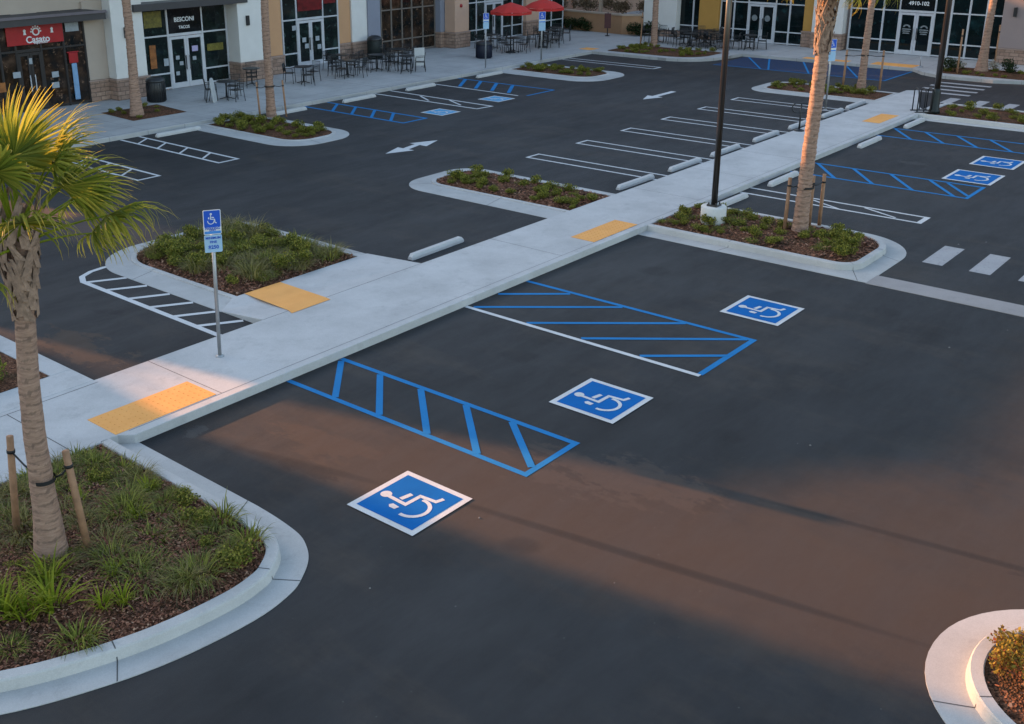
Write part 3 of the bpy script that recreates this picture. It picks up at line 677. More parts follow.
# front bed: dense olive grasses on the far/right part, bright strap-leaved plants near the camera
scatter('front', G_FINE + G_LOW + G_LOW + SH[:2], 112, .14, .19, 'olive green grass clump in the front left planting bed', 'grass clump', 'grass clumps in the front left planting bed', .5, 1.2, 11, .15,
        where=lambda x, y, R: (y > 10.6 and x > 4.9 and x - y > -6.9 and R.random() < .95) or (y > 11.9 and R.random() < .6) or (x > 5.7 and R.random() < .4) or R.random() < .06)
R_ = random.Random(5)
for x, y, s_ in ((4.35, 10.28, 1.2), (4.5, 10.08, 1.0), (4.78, 10.0, 1.2), (5.0, 10.5, 1.0), (4.2, 10.55, 1.1), (5.34, 9.52, .7), (5.55, 10.05, .62), (6.45, 10.9, .62), (5.15, 9.62, .6), (4.5, 10.7, .6), (3.9, 10.4, .8), (6.95, 11.4, .55), (6.2, 11.8, .55)):
    o = link('strap_leaf_plant', R_.choice(G_STRAP), None, (x, y, .17), R_.uniform(0, 6), 'bright yellow-green strap-leaved plant in the front left planting bed', 'plant', 'bright strap-leaved plants in the front bed'); o.scale = (s_,) * 3
scatter('sign', SH[:3] + G_FINE[:3] + G_LOW, 115, .26, .2, 'green grass clump in the bed behind the blue parking sign', 'grass clump', 'grass clumps behind the blue parking sign', .7, 1.5, 12, .08, where=lambda x, y, R: (x > 13.6 and y > 17.0) or (x > 13 and y > 18.6 and R.random() < .6) or R.random() < .06)
scatter('middle', SH, 36, .14, .22, 'low green plant in the bed left of the walkway middle', 'plant', 'low plants in the bed left of the walkway middle', .42, .95, 13, .035)
scatter('lamp', SH + G_LOW, 54, .16, .22, 'low green plant in the bed around the lamp post', 'plant', 'low plants in the lamp post bed', .42, .95, 14, .14)
scatter('far_walk', SH, 30, .14, .22, 'low green plant in the far bed beside the walkway', 'plant', 'low plants in the far bed by the walkway', .42, 1.0, 15, .035)
scatter('right', SH, 60, .16, .22, 'low green plant in the bed by the black lamp base', 'plant', 'low plants in the bed by the black lamp base', .42, .95, 16, .12, where=lambda x, y, R: y > 3)
scatter('shop_left', SH, 40, .14, .22, 'low green plant in the planted island left of the ladder aisle', 'plant', 'low plants in the island left of the ladder aisle', .42, 1.05, 17, .035)
scatter('shop_mid', SH, 32, .14, .22, 'low green plant in the planted island under the umbrellas', 'plant', 'low plants in the island near the umbrellas', .42, .9, 18, .035)
scatter('shop_corner', SH, 40, .14, .22, 'low green plant in the corner bed by the shops', 'plant', 'low plants in the corner bed by the shops', .42, .95, 19, .15)
scatter('shop_right', SH, 20, .14, .22, 'low green plant in the bed in front of the right shops', 'plant', 'low plants in front of the right shops', .42, .8, 20, .15)
scatter('left_edge', SH, 34, .15, .22, 'low green plant in the bed at the left edge of the walkway', 'plant', 'low plants in the left edge bed', .7, 1.05, 21, .16, where=lambda x, y, R: x > 5)
scatter('tree_well', SH + SH_D[:1], 9, .12, .35, 'low green shrub around the trunk in the square tree well', 'shrub', 'low shrubs in the square tree well', .45, .7, 22, .15)
scatter('corner', SH_R, 26, .12, .2, 'red and yellow leaved shrub in the bottom right bed', 'shrub', 'red and yellow shrubs in the bottom right bed', .7, 1.1, 23, .14, where=lambda x, y, R: y > -1.2)
for x, y, s_, me, nm, lb in ((52.6, 15.4, 1.0, SH_D[0], 'dark_shrub', 'dark green shrub left of the palm in front of the right shops'), (53.5, 15.2, .9, SH_F[0], 'flowering_shrub', 'pale flowering shrub left of the palm in front of the right shops'),
                             (54.0, 13.9, 1.0, SH_F[0], 'flowering_shrub', 'pale flowering shrub right of the palm in front of the right shops'), (53.6, 13.3, .9, SH_D[1], 'dark_shrub', 'dark green shrub right of the palm in front of the right shops')):
    o = link(nm, me, None, (x, y, .15), x, lb, 'shrub'); o.scale = (s_,) * 3
for i, y in enumerate((40.4, 39.6, 38.8, 38.1)):
    o = link('dark_shrub', SH_D[i % 2], None, (56.2 + (y - 38) * .3, y, .15), i * 1.3, 'dark green hedge shrub at the left foot of the low tan wall', 'shrub', 'hedge shrubs at the left foot of the low tan wall'); o.scale = (1.15,) * 3
for i, (x, y) in enumerate(((55.9, 34.3), (56.5, 33.7), (57.0, 33.3))):
    o = link('dark_shrub', SH_D[i % 2], None, (x, y, .15), i * 1.3, 'dark green hedge shrub at the right foot of the low tan wall', 'shrub', 'hedge shrubs at the right foot of the low tan wall'); o.scale = (1.15,) * 3
for i in range(7):
    o = link('dry_shrub', SH_T[i % 2], None, (59.4 + (i % 2) * .7, 42.2 - i * 1.2, .9), i, 'dry brown bush behind the low tan wall', 'bush', 'dry brown bushes behind the low tan wall'); o.scale = (1.1,) * 3
# loose grit
R = random.Random(9); b = MB()
for _ in range(70):
    x = R.uniform(6, 40); y = R.uniform(-2, 12.5) if R.random() < .7 else R.uniform(16, 31); r = R.uniform(.006, .02)
    b.add([(x + r * cos(a), y + r * sin(a), .004) for a in (0, 1.3, 2.6, 3.9, 5.1)] + [(x, y, .004 + r)], [(k, (k + 1) % 5, 5) for k in range(5)])
b.build('loose_grit', M['stone_chip'], label='small pale grit scattered on the asphalt', kind='stuff')

# ------------------------------------------------------------------ palms
def fan_frond(seed, petiole=.75, R=.62, nseg=40, span=118, droop=1.0, mat_i=0):
    """fan leaf along +X; part 0 leaf, petiole mi 1"""
    r = random.Random(seed); b = MB()
    pts = [Vector((petiole * t, 0, -.10 * t * t * droop)) for t in (0, .25, .5, .75, 1)]
    b.tube(pts, [.022, .017, .014, .011, .009], 5, 1, tips=[0] * 5)
    hub = pts[-1]
    for k in range(nseg):
        a = radians(-span + 2 * span * k / (nseg - 1)) + r.uniform(-.02, .02)
        L = R * (1.05 - .28 * abs(a) / radians(span)) * r.uniform(.86, 1.1)
        a += r.uniform(-.05, .05); d = Vector((cos(a), sin(a), 0)); s_ = Vector((-sin(a), cos(a), 0)); ns = 6; p = hub.copy(); vs = []; ts = []
        e = -.12 - .35 * (abs(a) / 2.2) + r.uniform(-.06, .06); tipd = r.uniform(1.2, 3.2) * (.25 + .6 * droop)
        for i in range(ns + 1):
            t = i / ns
            w = (.006 + .036 * t / .35) if t <= .35 else .042 * (1 - (t - .35) / .65) ** 1.1 + .0025
            up = Vector((0, 0, 1)) * w * .28
            vs += [p + s_ * w / 2 + up, p, p - s_ * w / 2 + up]; ts += [t * t] * 3
            p = p + (d * cos(e) + Vector((0, 0, 1)) * sin(e)) * L / ns
            if t > .3: e -= tipd / ns * 1.1
        fs = []
        for i in range(ns): fs += [(3 * i, 3 * i + 1, 3 * i + 4, 3 * i + 3), (3 * i + 1, 3 * i + 2, 3 * i + 5, 3 * i + 4)]
        b.add(vs, fs, 0, ts)
    return b.mesh('frond', [M['palm_leaf'], M['daylily']])
FR = [fan_frond(100 + i, petiole=.66 + .1 * i, R=.74 + .05 * (i % 2), droop=(.05, .5, 1.1, 1.6)[i]) for i in range(4)]
FRD = fan_frond(200, .5, .55, 26, 110, 2.0); FRD.materials[0] = M['palm_leaf_dead']
def palm(name, label, x, y, z0, H, r0, r1, lean=(0, 0), boots=.8, nfr=26, seed=1, fscale=1.0, group=None, dead=5, crown_r=None, ringstep=.032, low=128, rs=None):
    R = random.Random(seed)
    t = thing(name, label, 'palm tree', (x, y, z0), 0, group)
    rs_ = .22 if r1 < .11 else 1.0
    b = MB(); n = 40; rows = int(H / ringstep); vs = []; ts = []; ph = [R.uniform(0, 6) for _ in range(4)]
    for i in range(rows + 1):
        f = i / rows; z = f * H
        rad = r1 + (r0 - r1) * math.exp(-f * H / .6) * .8 + (r0 - r1) * .2 * (1 - f)
        cx = lean[0] * f ** 1.2 + .03 * sin(2.1 * f * 3 + ph[0]); cy = lean[1] * f ** 1.2
        ringj = R.uniform(-.006, .009) * rs_
        tilt = R.uniform(-.3, .3)
        for k in range(n):
            a = 2 * pi * k / n
            rr = rad * (1 + .035 * sin(3 * a + ph[1]) + .02 * sin(7 * a + z * 9)) + ringj + (.005 * sin(5 * a + i * 1.7) + R.uniform(-.005, .006) + tilt * .01 * sin(a + i)) * rs_
            vs.append((cx + rr * cos(a), cy + rr * sin(a), z + R.uniform(-.01, .01) + .008 * sin(2 * a + i))); ts.append(max(0.0, min(1.0, (.95 if (i * 7 + int(1.6 * sin(a + i * .3))) % 4 == 0 else .1) + R.uniform(-.3, .3))))
    fs = [(i * n + k, i * n + (k + 1) % n, (i + 1) * n + (k + 1) % n, (i + 1) * n + k) for i in range(rows) for k in range(n)]
    fs.append(tuple(rows * n + k for k in range(n)))
    b.add(vs, fs, 0, ts, True); b.build('trunk', M['bark'], t)
    top = Vector((lean[0], lean[1], H))
    def axis(z):
        f = z / H; return Vector((lean[0] * f ** 1.2, lean[1] * f ** 1.2, z))
    # crossed leaf bases
    bb = MB(); zz = H - boots; k = 0
    while zz < H + .12:
        a = k * 2.4; c = axis(min(zz, H)); c.z = zz; r = r1 + .012 + .10 * max(0, (zz - (H - boots)) / boots)
        tw = .62 * (1 if k % 2 else -1) * R.uniform(.5, 1.3); a += R.uniform(-.4, .4); lf = R.uniform(.6, 1.5); of = R.uniform(.06, .28); p = []
        for u in (0, .33, .66, 1):
            aa = a + tw * u; rr = r * (1 + of * u * u) + .008 * (k % 3); p.append(c + Vector((rr * cos(aa), rr * sin(aa), u * .34 * lf)))
        wv = (.062, .05, .036, .026); vs = []
        for i, q in enumerate(p):
            aa = a + tw * i / 3; s_ = Vector((-sin(aa), cos(aa), .35 * (1 if k % 2 else -1))).normalized() * wv[i]; o_ = Vector((cos(aa), sin(aa), 0)) * .016
            vs += [q + s_, q + o_, q - s_]
        bb.add(vs, [(3 * i + j, 3 * i + j + 1, 3 * i + j + 4, 3 * i + j + 3) for i in range(3) for j in range(2)], 0)
        zz += .014 if r1 > .1 else .02; k += 1
    bb.build('leaf_base', M['boot'], t)
    for i in range(nfr):
        f = i / nfr; az = i * 2.39996 + R.uniform(-.2, .2) + (2.2 if low < 100 else 0)
        el = radians(80 - low * 1.5 * f ** 1.15 if low < 100 else 78 - low * f ** .8) + R.uniform(-.12, .12)
        me = FRD if i >= nfr - dead and R.random() < .75 else FR[min(3, int(f * 4))] if R.random() < .8 else R.choice(FR)
        o = link('frond', me, t, top + Vector((.05 * cos(az), .05 * sin(az), .20 - .35 * f)))
        o.rotation_euler = (R.uniform(-.5, .5), -el, az); s_ = fscale * R.uniform(.85, 1.12) * (1 if f < .6 else 1 - .6 * (f - .6)); o.scale = (s_,) * 3
    return t
RV = Vector((.651, -.759))          # direction of "right" seen from the camera, used only for leans
palm('fan_palm', 'large fan palm with sunlit green and yellow fronds in the front left bed', 5.31, 11.01, .17, 3.95, .205, .105, (.11, -.13), .95, 22, 4, 1.0, dead=0, low=52)
palm('fan_palm', 'large staked palm trunk with sunlit bark in the bed with the lamp post', 23.95, 9.9, .14, 6.5, .19, .142, (.10, -.10), 2.4, 30, 5, 1.15)
palm('fan_palm', 'palm trunk in the square tree well in front of the left shops', 22.62, 34.95, .15, 7.3, .27, .135, (.0, .1), .7, 22, 6, 1.2)
palm('fan_palm', 'slim palm trunk in the planted island left of the ladder aisle', 25.72, 31.1, .12, 7.2, .20, .125, (.1, .0), .7, 22, 7, 1.2)
palm('fan_palm', 'palm trunk in the corner bed in front of the low tan wall', 51.9, 30.6, .15, 6.4, .20, .14, (.1, 0), .7, 20, 8, 1.2)
palm('fan_palm', 'staked palm trunk in the far bed beside the walkway', 45.49, 16.8, .05, 6.6, .20, .12, (.1, -.05), .7, 20, 9, 1.2)
palm('fan_palm', 'thick palm trunk among shrubs at the far right shops', 53.32, 14.32, .15, 6.4, .30, .125, (.12, -.14), .7, 20, 12, 1.2)

# stakes and straps
def stake(x, y, h, label, dx=0, dy=0, z0=.12, r=.045):
    t = thing('tree_stake', label, 'stake', (x, y, z0))
    b = MB(); b.tube([(0, 0, 0), (dx * .5, dy * .5, h * .5), (dx, dy, h)], [r, r * .97, r * .94], 12); b.build('pole', M['stake'], t)
    b = MB(); b.tube([(dx * .84, dy * .84, h * .84), (dx * .87, dy * .87, h * .87)], r * 1.12, 12); b.build('strap_loop', M['strap'], t)
    return (x + dx * .855, y + dy * .855, z0 + h * .855)
def strap(cx, cy, z, r, ends, label):
    b = MB(); n = 24
    for ex in ends:
        d = Vector((ex[0] - cx, ex[1] - cy)).normalized()
        for zo in (0,):
            p0 = Vector((cx + d.x * r, cy + d.y * r, z)); p1 = Vector(ex); mid = (p0 + p1) / 2 - Vector((0, 0, .03))
            b.tube([p0, mid, p1], .013, 6)
    vs = [(cx + (r + .004) * cos(2 * pi * k / n), cy + (r + .004) * sin(2 * pi * k / n), z + zz) for zz in (-.025, .025) for k in range(n)]
    b.add(vs, [(k, (k + 1) % n, n + (k + 1) % n, n + k) for k in range(n)])
    b.build('tree_strap', M['strap'], label=label, cat='tree tie')
a1 = stake(5.29, 11.74, 1.36, 'wooden stake left of the large front palm trunk', .065, -.076, .15)
a2 = stake(5.66, 10.73, 1.34, 'wooden stake right of the large front palm trunk', -.075, .088, .17)
strap(5.35, 10.965, 1.19, .132, (a1, a2), 'black strap tying the large front palm to its two stakes')
a1 = stake(23.80, 10.22, 1.30, 'leftmost wooden stake of the palm in the lamp post bed', .10, .02, .1); a2 = stake(24.73, 9.76, 1.30, 'rightmost wooden stake of the palm in the lamp post bed', 0, 0, .1)
a3 = stake(24.53, 9.93, 1.28, 'middle wooden stake close to the palm in the lamp post bed', -.02, 0, .1)
strap(23.97, 9.88, 1.22, .19, (a1, a2), 'black strap tying the palm in the lamp post bed')
a1 = stake(25.22, 31.1, 1.35, 'left stake of the slim palm in the island by the ladder aisle', 0, .1, .1, .035); a2 = stake(26.2, 30.8, 1.35, 'right stake of the slim palm in the island by the ladder aisle', -.1, 0, .1, .035)
strap(25.74, 31.1, 1.25, .18, (a1, a2), 'dark strap tying the slim palm in the island by the ladder aisle')
a1 = stake(45.15, 17.45, 1.6, 'left stake of the palm in the far walkway bed', .05, 0, .1); a2 = stake(45.95, 16.2, 1.6, 'right stake of the palm in the far walkway bed', 0, 0, .1)
strap(45.5, 16.8, 1.5, .16, (a1, a2), 'dark strap tying the palm in the far walkway bed')
stake(51.7, 31.3, 1.8, 'thin stake left of the palm in the corner bed', .1, 0, .15, .035)
stake(52.05, 14.98, 2.0, 'thin pale stake beside the shrubs in front of the right shops', 0, 0, .12, .04)
stake(53.9, 13.95, 2.1, 'thin grey stake right of the thick palm by the right shops', 0, 0, .12, .035)

# ------------------------------------------------------------------ lamp posts
def lamp_post(x, y, z0, label, base_r, base_h, H, pole_r, dark_base=False):
    t = thing('lamp_post', label, 'lamp post', (x, y, z0))
    b = MB()
    if dark_base:
        b.lathe([(.20, 0), (.20, .10), (.165, .16), (.15, .75), (.13, .86), (.09, .92)], 24); b.build('base_cover', M['darkgreen'], t)
        zb = .3
    else:
        b.lathe([(base_r, -.1), (base_r, base_h - .02), (base_r - .02, base_h)], 32); b.build('concrete_base', M['base_conc'], t)
        zb = base_h
        b = MB(); b.box(-.13, .13, -.13, .13, zb + .002, zb + .05)
        for sx in (-1, 1):
            for sy in (-1, 1): b.lathe([(.018, zb + .05), (.018, zb + .09)], 8, 0, (sx * .095, sy * .095))
        b.build('base_plate', M['bronze_pole'], t)
    b = MB(); b.tube([(0, 0, zb + .05), (0, 0, H)], [pole_r, pole_r * .86], 16, smooth=True); b.build('pole', M['bronze_pole'], t)
    for s_ in (-1, 1):
        b = MB(); b.tube([(0, 0, H - .15), (s_ * .5, 0, H - .1)], .03, 8); b.box(s_ * .5 - .28, s_ * .5 + .28, -.17, .17, H - .14, H - .04); b.build('lamp_head', M['bronze_pole'], t)
    return t
lamp_post(23.30, 11.83, .12, 'tall dark lamp post on a round concrete base in the bed', .305, .45, 8.6, .075)
lamp_post(41.72, 12.62, .12, 'tall black lamp post with a flared dark base near the right shops', .3, .4, 8.4, .105, True)

# ------------------------------------------------------------------ signs
def text_mesh(txt, size, bold=0.0, spacing=1.0):
    cu = bpy.data.curves.new('lettering', 'FONT'); cu.body = txt; cu.size = size; cu.align_x = 'CENTER'; cu.align_y = 'CENTER'; cu.offset = bold; cu.extrude = .002; cu.space_character = spacing
    o = bpy.data.objects.new('tmp', cu); col.objects.link(o)
    me = bpy.data.meshes.new_from_object(o.evaluated_get(bpy.context.evaluated_depsgraph_get()))
    bpy.data.objects.remove(o); bpy.data.curves.remove(cu); me.name = 'lettering'; return me
def place_text(txt, size, parent, loc, rot, mat, bold=.004, sx=1.0):
    me = text_mesh(txt, size, bold); me.materials.clear(); me.materials.append(mat)
    o = bpy.data.objects.new('lettering', me); col.objects.link(o); o.parent = parent; o.location = loc; o.rotation_euler = rot; o.scale = (sx, 1, 1)
    return o
def parking_sign(x, y, z0, H, face, label, scale=1.0, detail=True, lean=(0, 0), mid=False):
    """face: azimuth the panel looks towards"""
    t = thing('parking_sign', label, 'sign', (x, y, z0), face - pi / 2)
    b = MB(); b.tube([(0, .03, 0), (0, .03, H - .02)], .032 * scale, 12)
    b.lathe([(.07, 0), (.07, .012), (.04, .03)], 14, 0, (0, .03)); b.build('post', M['galv'], t)
    # panel faces +Y local
    w = .145 * scale; ph = .42 * scale; p2 = .30 * scale; yb = .068
    def panel(z0_, z1_, mi, y=yb, inset_=.0, r=.02):
        P = rrect(-w + inset_, w - inset_, z0_ + inset_, z1_ - inset_, (r,) * 4, 5)
        bb = MB(); n = len(P)
        bb.add([(p[0], y, p[1]) for p in P] + [(p[0], y + .004, p[1]) for p in P], [tuple(range(n - 1, -1, -1)), tuple(n + i for i in range(n))] + [(i, (i + 1) % n, n + (i + 1) % n, n + i) for i in range(n)])
        return bb
    top = H
    up = panel(top - ph, top, 0).build('blue_panel', M['sign_white'], t)
    f = MB(); P = rrect(-w + .012, w - .012, top - ph * .70, top - .012, (.015,) * 4, 5); f.add([(p[0], yb + .0055, p[1]) for p in P], [tuple(range(len(P)))]); f.build('blue_field', M['sign_blue'], up)
    f = MB(); cz = top - ph * .37
    wheelchair_shapes(f, .27 * scale, 0, 0, T=lambda X, Y, Z: (-X - .0, yb + .0065 + Z, cz + Y)); f.build('wheelchair_figure', M['sign_white'], up)
    f = MB(); P = rrect(-w + .012, w - .012, top - ph + .012, top - ph * .86, (.01,) * 4, 3); f.add([(p[0], yb + .0055, p[1]) for p in P], [tuple(range(len(P)))]); f.build('blue_band', M['sign_mid'], up)
    lo = panel(top - ph - p2 - .008, top - ph - .008, 0, yb).build('white_panel', M['pale_blue'] if mid else M['pale_blue'], t)
    if detail:
        rot = (pi / 2, 0, pi)
        place_text('PARKING', .058 * scale, up, (0, yb + .0075, top - ph * .755), rot, M['sign_blue'], .001)
        place_text('ONLY', .04 * scale, up, (0, yb + .0075, top - ph * .825), rot, M['sign_blue'], .001)
        place_text('MINIMUM', .058 * scale, lo, (0, yb + .0075, top - ph - .06), rot, M['sign_blue'], .001)
        place_text('FINE', .058 * scale, lo, (0, yb + .0075, top - ph - .13), rot, M['sign_blue'], .001)
        place_text('$250', .085 * scale, lo, (0, yb + .0075, top - ph - .22), rot, M['sign_blue'], .002)
    return t
s1 = parking_sign(10.44, 14.39, .15, 2.62, radians(-118), 'blue and white accessible parking sign on a grey post at the walkway edge')
s1.matrix_world = Matrix.Translation((10.44, 14.39, .15)) @ Matrix.Rotation(radians(1.2), 4, Vector((.7589, .6512, 0))) @ Matrix.Rotation(radians(-118) - pi / 2, 4, 'Z')
parking_sign(40.23, 32.75, .15, 2.55, radians(-118), 'small blue sign on a thin post left of the umbrellas', 1.0, False)
parking_sign(44.1, 32.35, .15, 2.35, radians(-118), 'blue and white sign on a post in front of the red umbrellas', 1.25, False)
parking_sign(40.01, 16.05, .1, 2.62, radians(-128), 'blue sign on a thin white post half hidden by the large palm', 1.1, False)

# ------------------------------------------------------------------ buildings
ZB = .15
def stucco_column(root, x0, x1, y0, y1, top, mat, stone_h=.84, name='column', grow=.05, cap=True):
    """y0 is the front (towards the lot)"""
    c = MB().box(x0, x1, y0, y1, ZB + stone_h, top).build(name, M[mat], root, bevel=.015)
    MB().box(x0 - grow, x1 + grow, y0 - grow, y1, ZB - .02, ZB + stone_h - .06).build('stone_base', M['stone'], c)
    if cap: MB().box(x0 - grow - .025, x1 + grow + .025, y0 - grow - .025, y1, ZB + stone_h - .058, ZB + stone_h - .002).build('stone_cap', M['stone_cap'], c)
    return c
def storefront(root, u0, u1, v, top, mull, doors, rails=(.68, 2.23), frame='alu', glassm='glass_green', axis='x', outward=-1, fw=.055, z0=ZB):
    """glazed front along x (axis x, at y=v) or along y (axis y, at x=v). outward: sign of the normal. mull: positions; doors: list of (u0,u1)"""
    def bx(b, a0, a1, d0, d1, z0_, z1_):
        d0_, d1_ = sorted((v + outward * d0, v + outward * d1))
        if axis == 'x': b.box(a0, a1, d0_, d1_, z0_, z1_)
        else: b.box(d0_, d1_, a0, a1, z0_, z1_)
    ms = sorted(set([u0, u1] + list(mull))); zs = [z0 + .07] + [z0 + r for r in rails] + [top]
    fm = M[frame]
    for i in range(len(ms) - 1):
        a0, a1 = ms[i], ms[i + 1]
        isdoor = any(abs(a0 - d0) < .02 and abs(a1 - d1) < .02 for d0, d1 in doors)
        if isdoor:
            zt = z0 + rails[-1]
            t = link('door', None, root)
            b = MB(); bx(b, a0 + fw, a1 - fw, -.03, .0, z0 + .02, zt - .07); b.build('pane', M[glassm], t)
            b = MB(); m_ = (a0 + a1) / 2
            for s0, s1 in ((a0 + .03, m_ - .006), (m_ + .006, a1 - .03)):
                bx(b, s0, s0 + .10, 0, .045, z0 + .02, zt - .08); bx(b, s1 - .10, s1, 0, .045, z0 + .02, zt - .08)
                bx(b, s0 + .10, s1 - .10, 0, .044, z0 + .02, z0 + .24); bx(b, s0 + .10, s1 - .10, 0, .044, zt - .19, zt - .08)
            b.build('door_frame', fm, t)
            b = MB()
            for s_ in (-.10, .10): bx(b, m_ + s_ - .015, m_ + s_ + .015, .07, .10, z0 + .75, z0 + 1.35); bx(b, m_ + s_ - .012, m_ + s_ + .012, .045, .07, z0 + .8, z0 + .83); bx(b, m_ + s_ - .012, m_ + s_ + .012, .045, .07, z0 + 1.27, z0 + 1.3)
            b.build('handle', M['black_metal'] if frame != 'dark_frame' else M['alu'], t)
            w_ = link('window', None, root)
            b = MB(); bx(b, a0 + fw / 2, a1 - fw / 2, -.03, 0, zt, top); b.build('pane', M[glassm], w_)
            b = MB(); bx(b, a0, a1, -.02, .03, zt - .06, zt + .05); b.build('frame', fm, w_)
        else:
            w_ = link('window', None, root)
            b = MB(); bx(b, a0 + .01, a1 - .01, -.03, 0, z0 + .05, top); b.build('pane', M[glassm], w_)
            b = MB()
            for z in zs: bx(b, a0 + fw / 2, a1 - fw / 2, -.02, .028, z - .032, z + .032)
            for q in (a0 + fw / 2, a1 - fw / 2 - .022): bx(b, q, q + .022, -.02, .024, z0 + .04, top + .03)
            b.build('frame', fm, w_)
    for m_ in ms:
        b = MB(); bx(b, m_ - fw / 2, m_ + fw / 2, -.04, .04, z0 + .005, top); b.build('mullion', fm, root)
def sconce(root, x, y, z, ax='x'):
    b = MB()
    if ax == 'x': b.box(x - .07, x + .07, y - .11, y, z, z + .42)
    else: b.box(x - .11, x, y - .07, y + .07, z, z + .42)
    b.build('wall_light', M['black_metal'], root, bevel=.01)
HT = 9.85
bl = thing('shop_building', 'row of left shops with cream, orange and grey walls and stone bases', 'building')
# tenant 1 (dark bronze front)
storefront(bl, 14.2, 23.2, 39.0, 3.72, (16.0, 17.9, 19.72, 20.35, 21.35, 22.3), [(20.35, 21.35)], rails=(2.25,), frame='dark_frame', glassm='glass_warm')
b = MB(); b.add([(12, 38.42, 3.35), (23.9, 38.42, 3.35), (23.9, 39.0, 3.35), (12, 39.0, 3.35), (12, 38.42, 3.66), (23.9, 38.42, 3.66), (23.3, 39.0, 3.74), (12, 39.0, 3.74)],
      [(0, 1, 2, 3), (0, 4, 5, 1), (1, 5, 6, 2), (4, 7, 6, 5), (2, 6, 7, 3), (0, 3, 7, 4)]); b.build('awning', M['awning'], bl)
MB().box(12, 23.92, 38.36, 38.415, 3.60, 3.70).build('awning_edge', M['awning_edge'], bl)
stucco_column(bl, 23.24, 24.12, 38.98, 39.6, 4.02, 'beige', .84, 'wall', .03)
stucco_column(bl, 24.12, 25.55, 38.45, 39.5, HT, 'cream')
sp = MB().box(20.02, 22.3, 38.93, 38.955, 2.62, 3.30).build('sign_panel', M['red_panel'], bl)
place_text('Casato', .34, sp, (21.25, 38.925, 2.78), (pi / 2, 0, 0), M['letter'], .008)
place_text('original kitchen', .09, sp, (21.35, 38.925, 2.655), (pi / 2, 0, 0), M['letter'], .002)
b = MB()
for k in range(20):
    a0, a1 = 2 * pi * k / 20, 2 * pi * (k + 1) / 20
    b.add([(21.2 + r * cos(a), 38.924, 3.07 + r * sin(a) * .95) for a, r in ((a0, .10), (a1, .10), (a1, .155), (a0, .155))], [(0, 3, 2, 1)])
for k in range(7):
    a = pi * k / 6; b.add([(21.2 + .19 * cos(a) + q * .028, 38.923, 3.08 + .19 * sin(a) + s_ * .028) for q, s_ in ((-1, -1), (1, -1), (1, 1), (-1, 1))], [(0, 1, 2, 3)])
for cx_ in (20.75, 21.85): b.add([(cx_ + q * .06, 38.924, 3.08 + s_ * .10) for q, s_ in ((-1, -1), (1, -1), (.6, 0), (1, .6), (0, 1.1), (-1, .5), (-.6, 0))], [tuple(range(7))])
b.build('emblem', M['letter'], sp)
MB().box(22.42, 22.98, 38.94, 38.955, 2.95, 3.28).build('poster', M['paper'], bl)
MB().box(19.2, 19.75, 38.94, 38.955, 1.0, 1.35).build('poster', M['orange_poster'], bl)
MB().box(19.0, 19.7, 38.94, 38.955, 2.9, 3.2).build('poster', M['orange_poster'], bl)
b = MB(); b.box(22.50, 22.72, 38.90, 38.955, .35, 1.75); b.build('display_figure', M['display_blue'], bl, bevel=.03)
b = MB(); b.box(22.42, 22.8, 38.90, 38.955, 1.76, 2.15); b.box(22.35, 22.86, 38.91, 38.95, 2.152, 2.2); b.build('display_figure', M['red_panel'], bl, bevel=.02)
for x, z, w_ in ((21.6, .9, .3), (21.65, 1.3, .28), (20.1, 1.45, .3), (20.8, 1.9, .12)): MB().box(x, x + w_, 38.95, 38.957, z, z + .22).build('window_decal', M['paper'], bl)
sconce(bl, 24.7, 38.45, 2.55)
# tenant 2
storefront(bl, 25.62, 30.22, 39.2, 3.55, (27.18, 28.92), [(27.18, 28.92)], glassm='glass_green')
b = MB(); b.box(25.1, 30.78, 38.3, 39.2, 3.52, 3.80); b.build('awning', M['awning'], bl, bevel=.01)
MB().box(25.5, 30.3, 39.26, 39.6, 3.52, HT).build('wall', M['cream'], bl)
wn = MB().box(27.22, 28.88, 39.155, 39.168, 2.46, 3.5).build('transom_panel', M['glass_dark'], bl)
place_text('BESCONI', .25, wn, (28.02, 39.15, 2.98), (pi / 2, 0, 0), M['letter'], .006)
place_text('TACOS', .17, wn, (28.0, 39.15, 2.66), (pi / 2, 0, 0), M['letter'], .004)
MB().box(26.05, 26.9, 39.15, 39.168, 2.75, 3.4).build('poster', M['yellow_poster'], bl)
MB().box(26.2, 26.5, 39.15, 39.168, 1.1, 2.05).build('poster', M['orange_poster'], bl)
MB().box(26.85, 27.08, 39.15, 39.168, 1.15, 1.45).build('poster', M['paper'], bl)
MB().box(29.1, 29.95, 39.15, 39.168, 1.55, 1.85).build('poster', M['yellow_poster'], bl)
MB().box(28.3, 28.6, 39.14, 39.156, 1.62, 1.85).build('poster', M['lilac_poster'], bl)
for x, z in ((27.45, 1.35), (27.62, 1.1), (27.4, .7), (28.3, 1.25)): MB().box(x, x + .18, 39.14, 39.156, z, z + .16).build('window_decal', M['paper'], bl)
stucco_column(bl, 30.26, 31.95, 38.4, 39.5, HT, 'cream'); sconce(bl, 30.75, 38.4, 2.55)
stucco_column(bl, 31.95, 33.15, 38.95, 40.0, HT, 'orange')
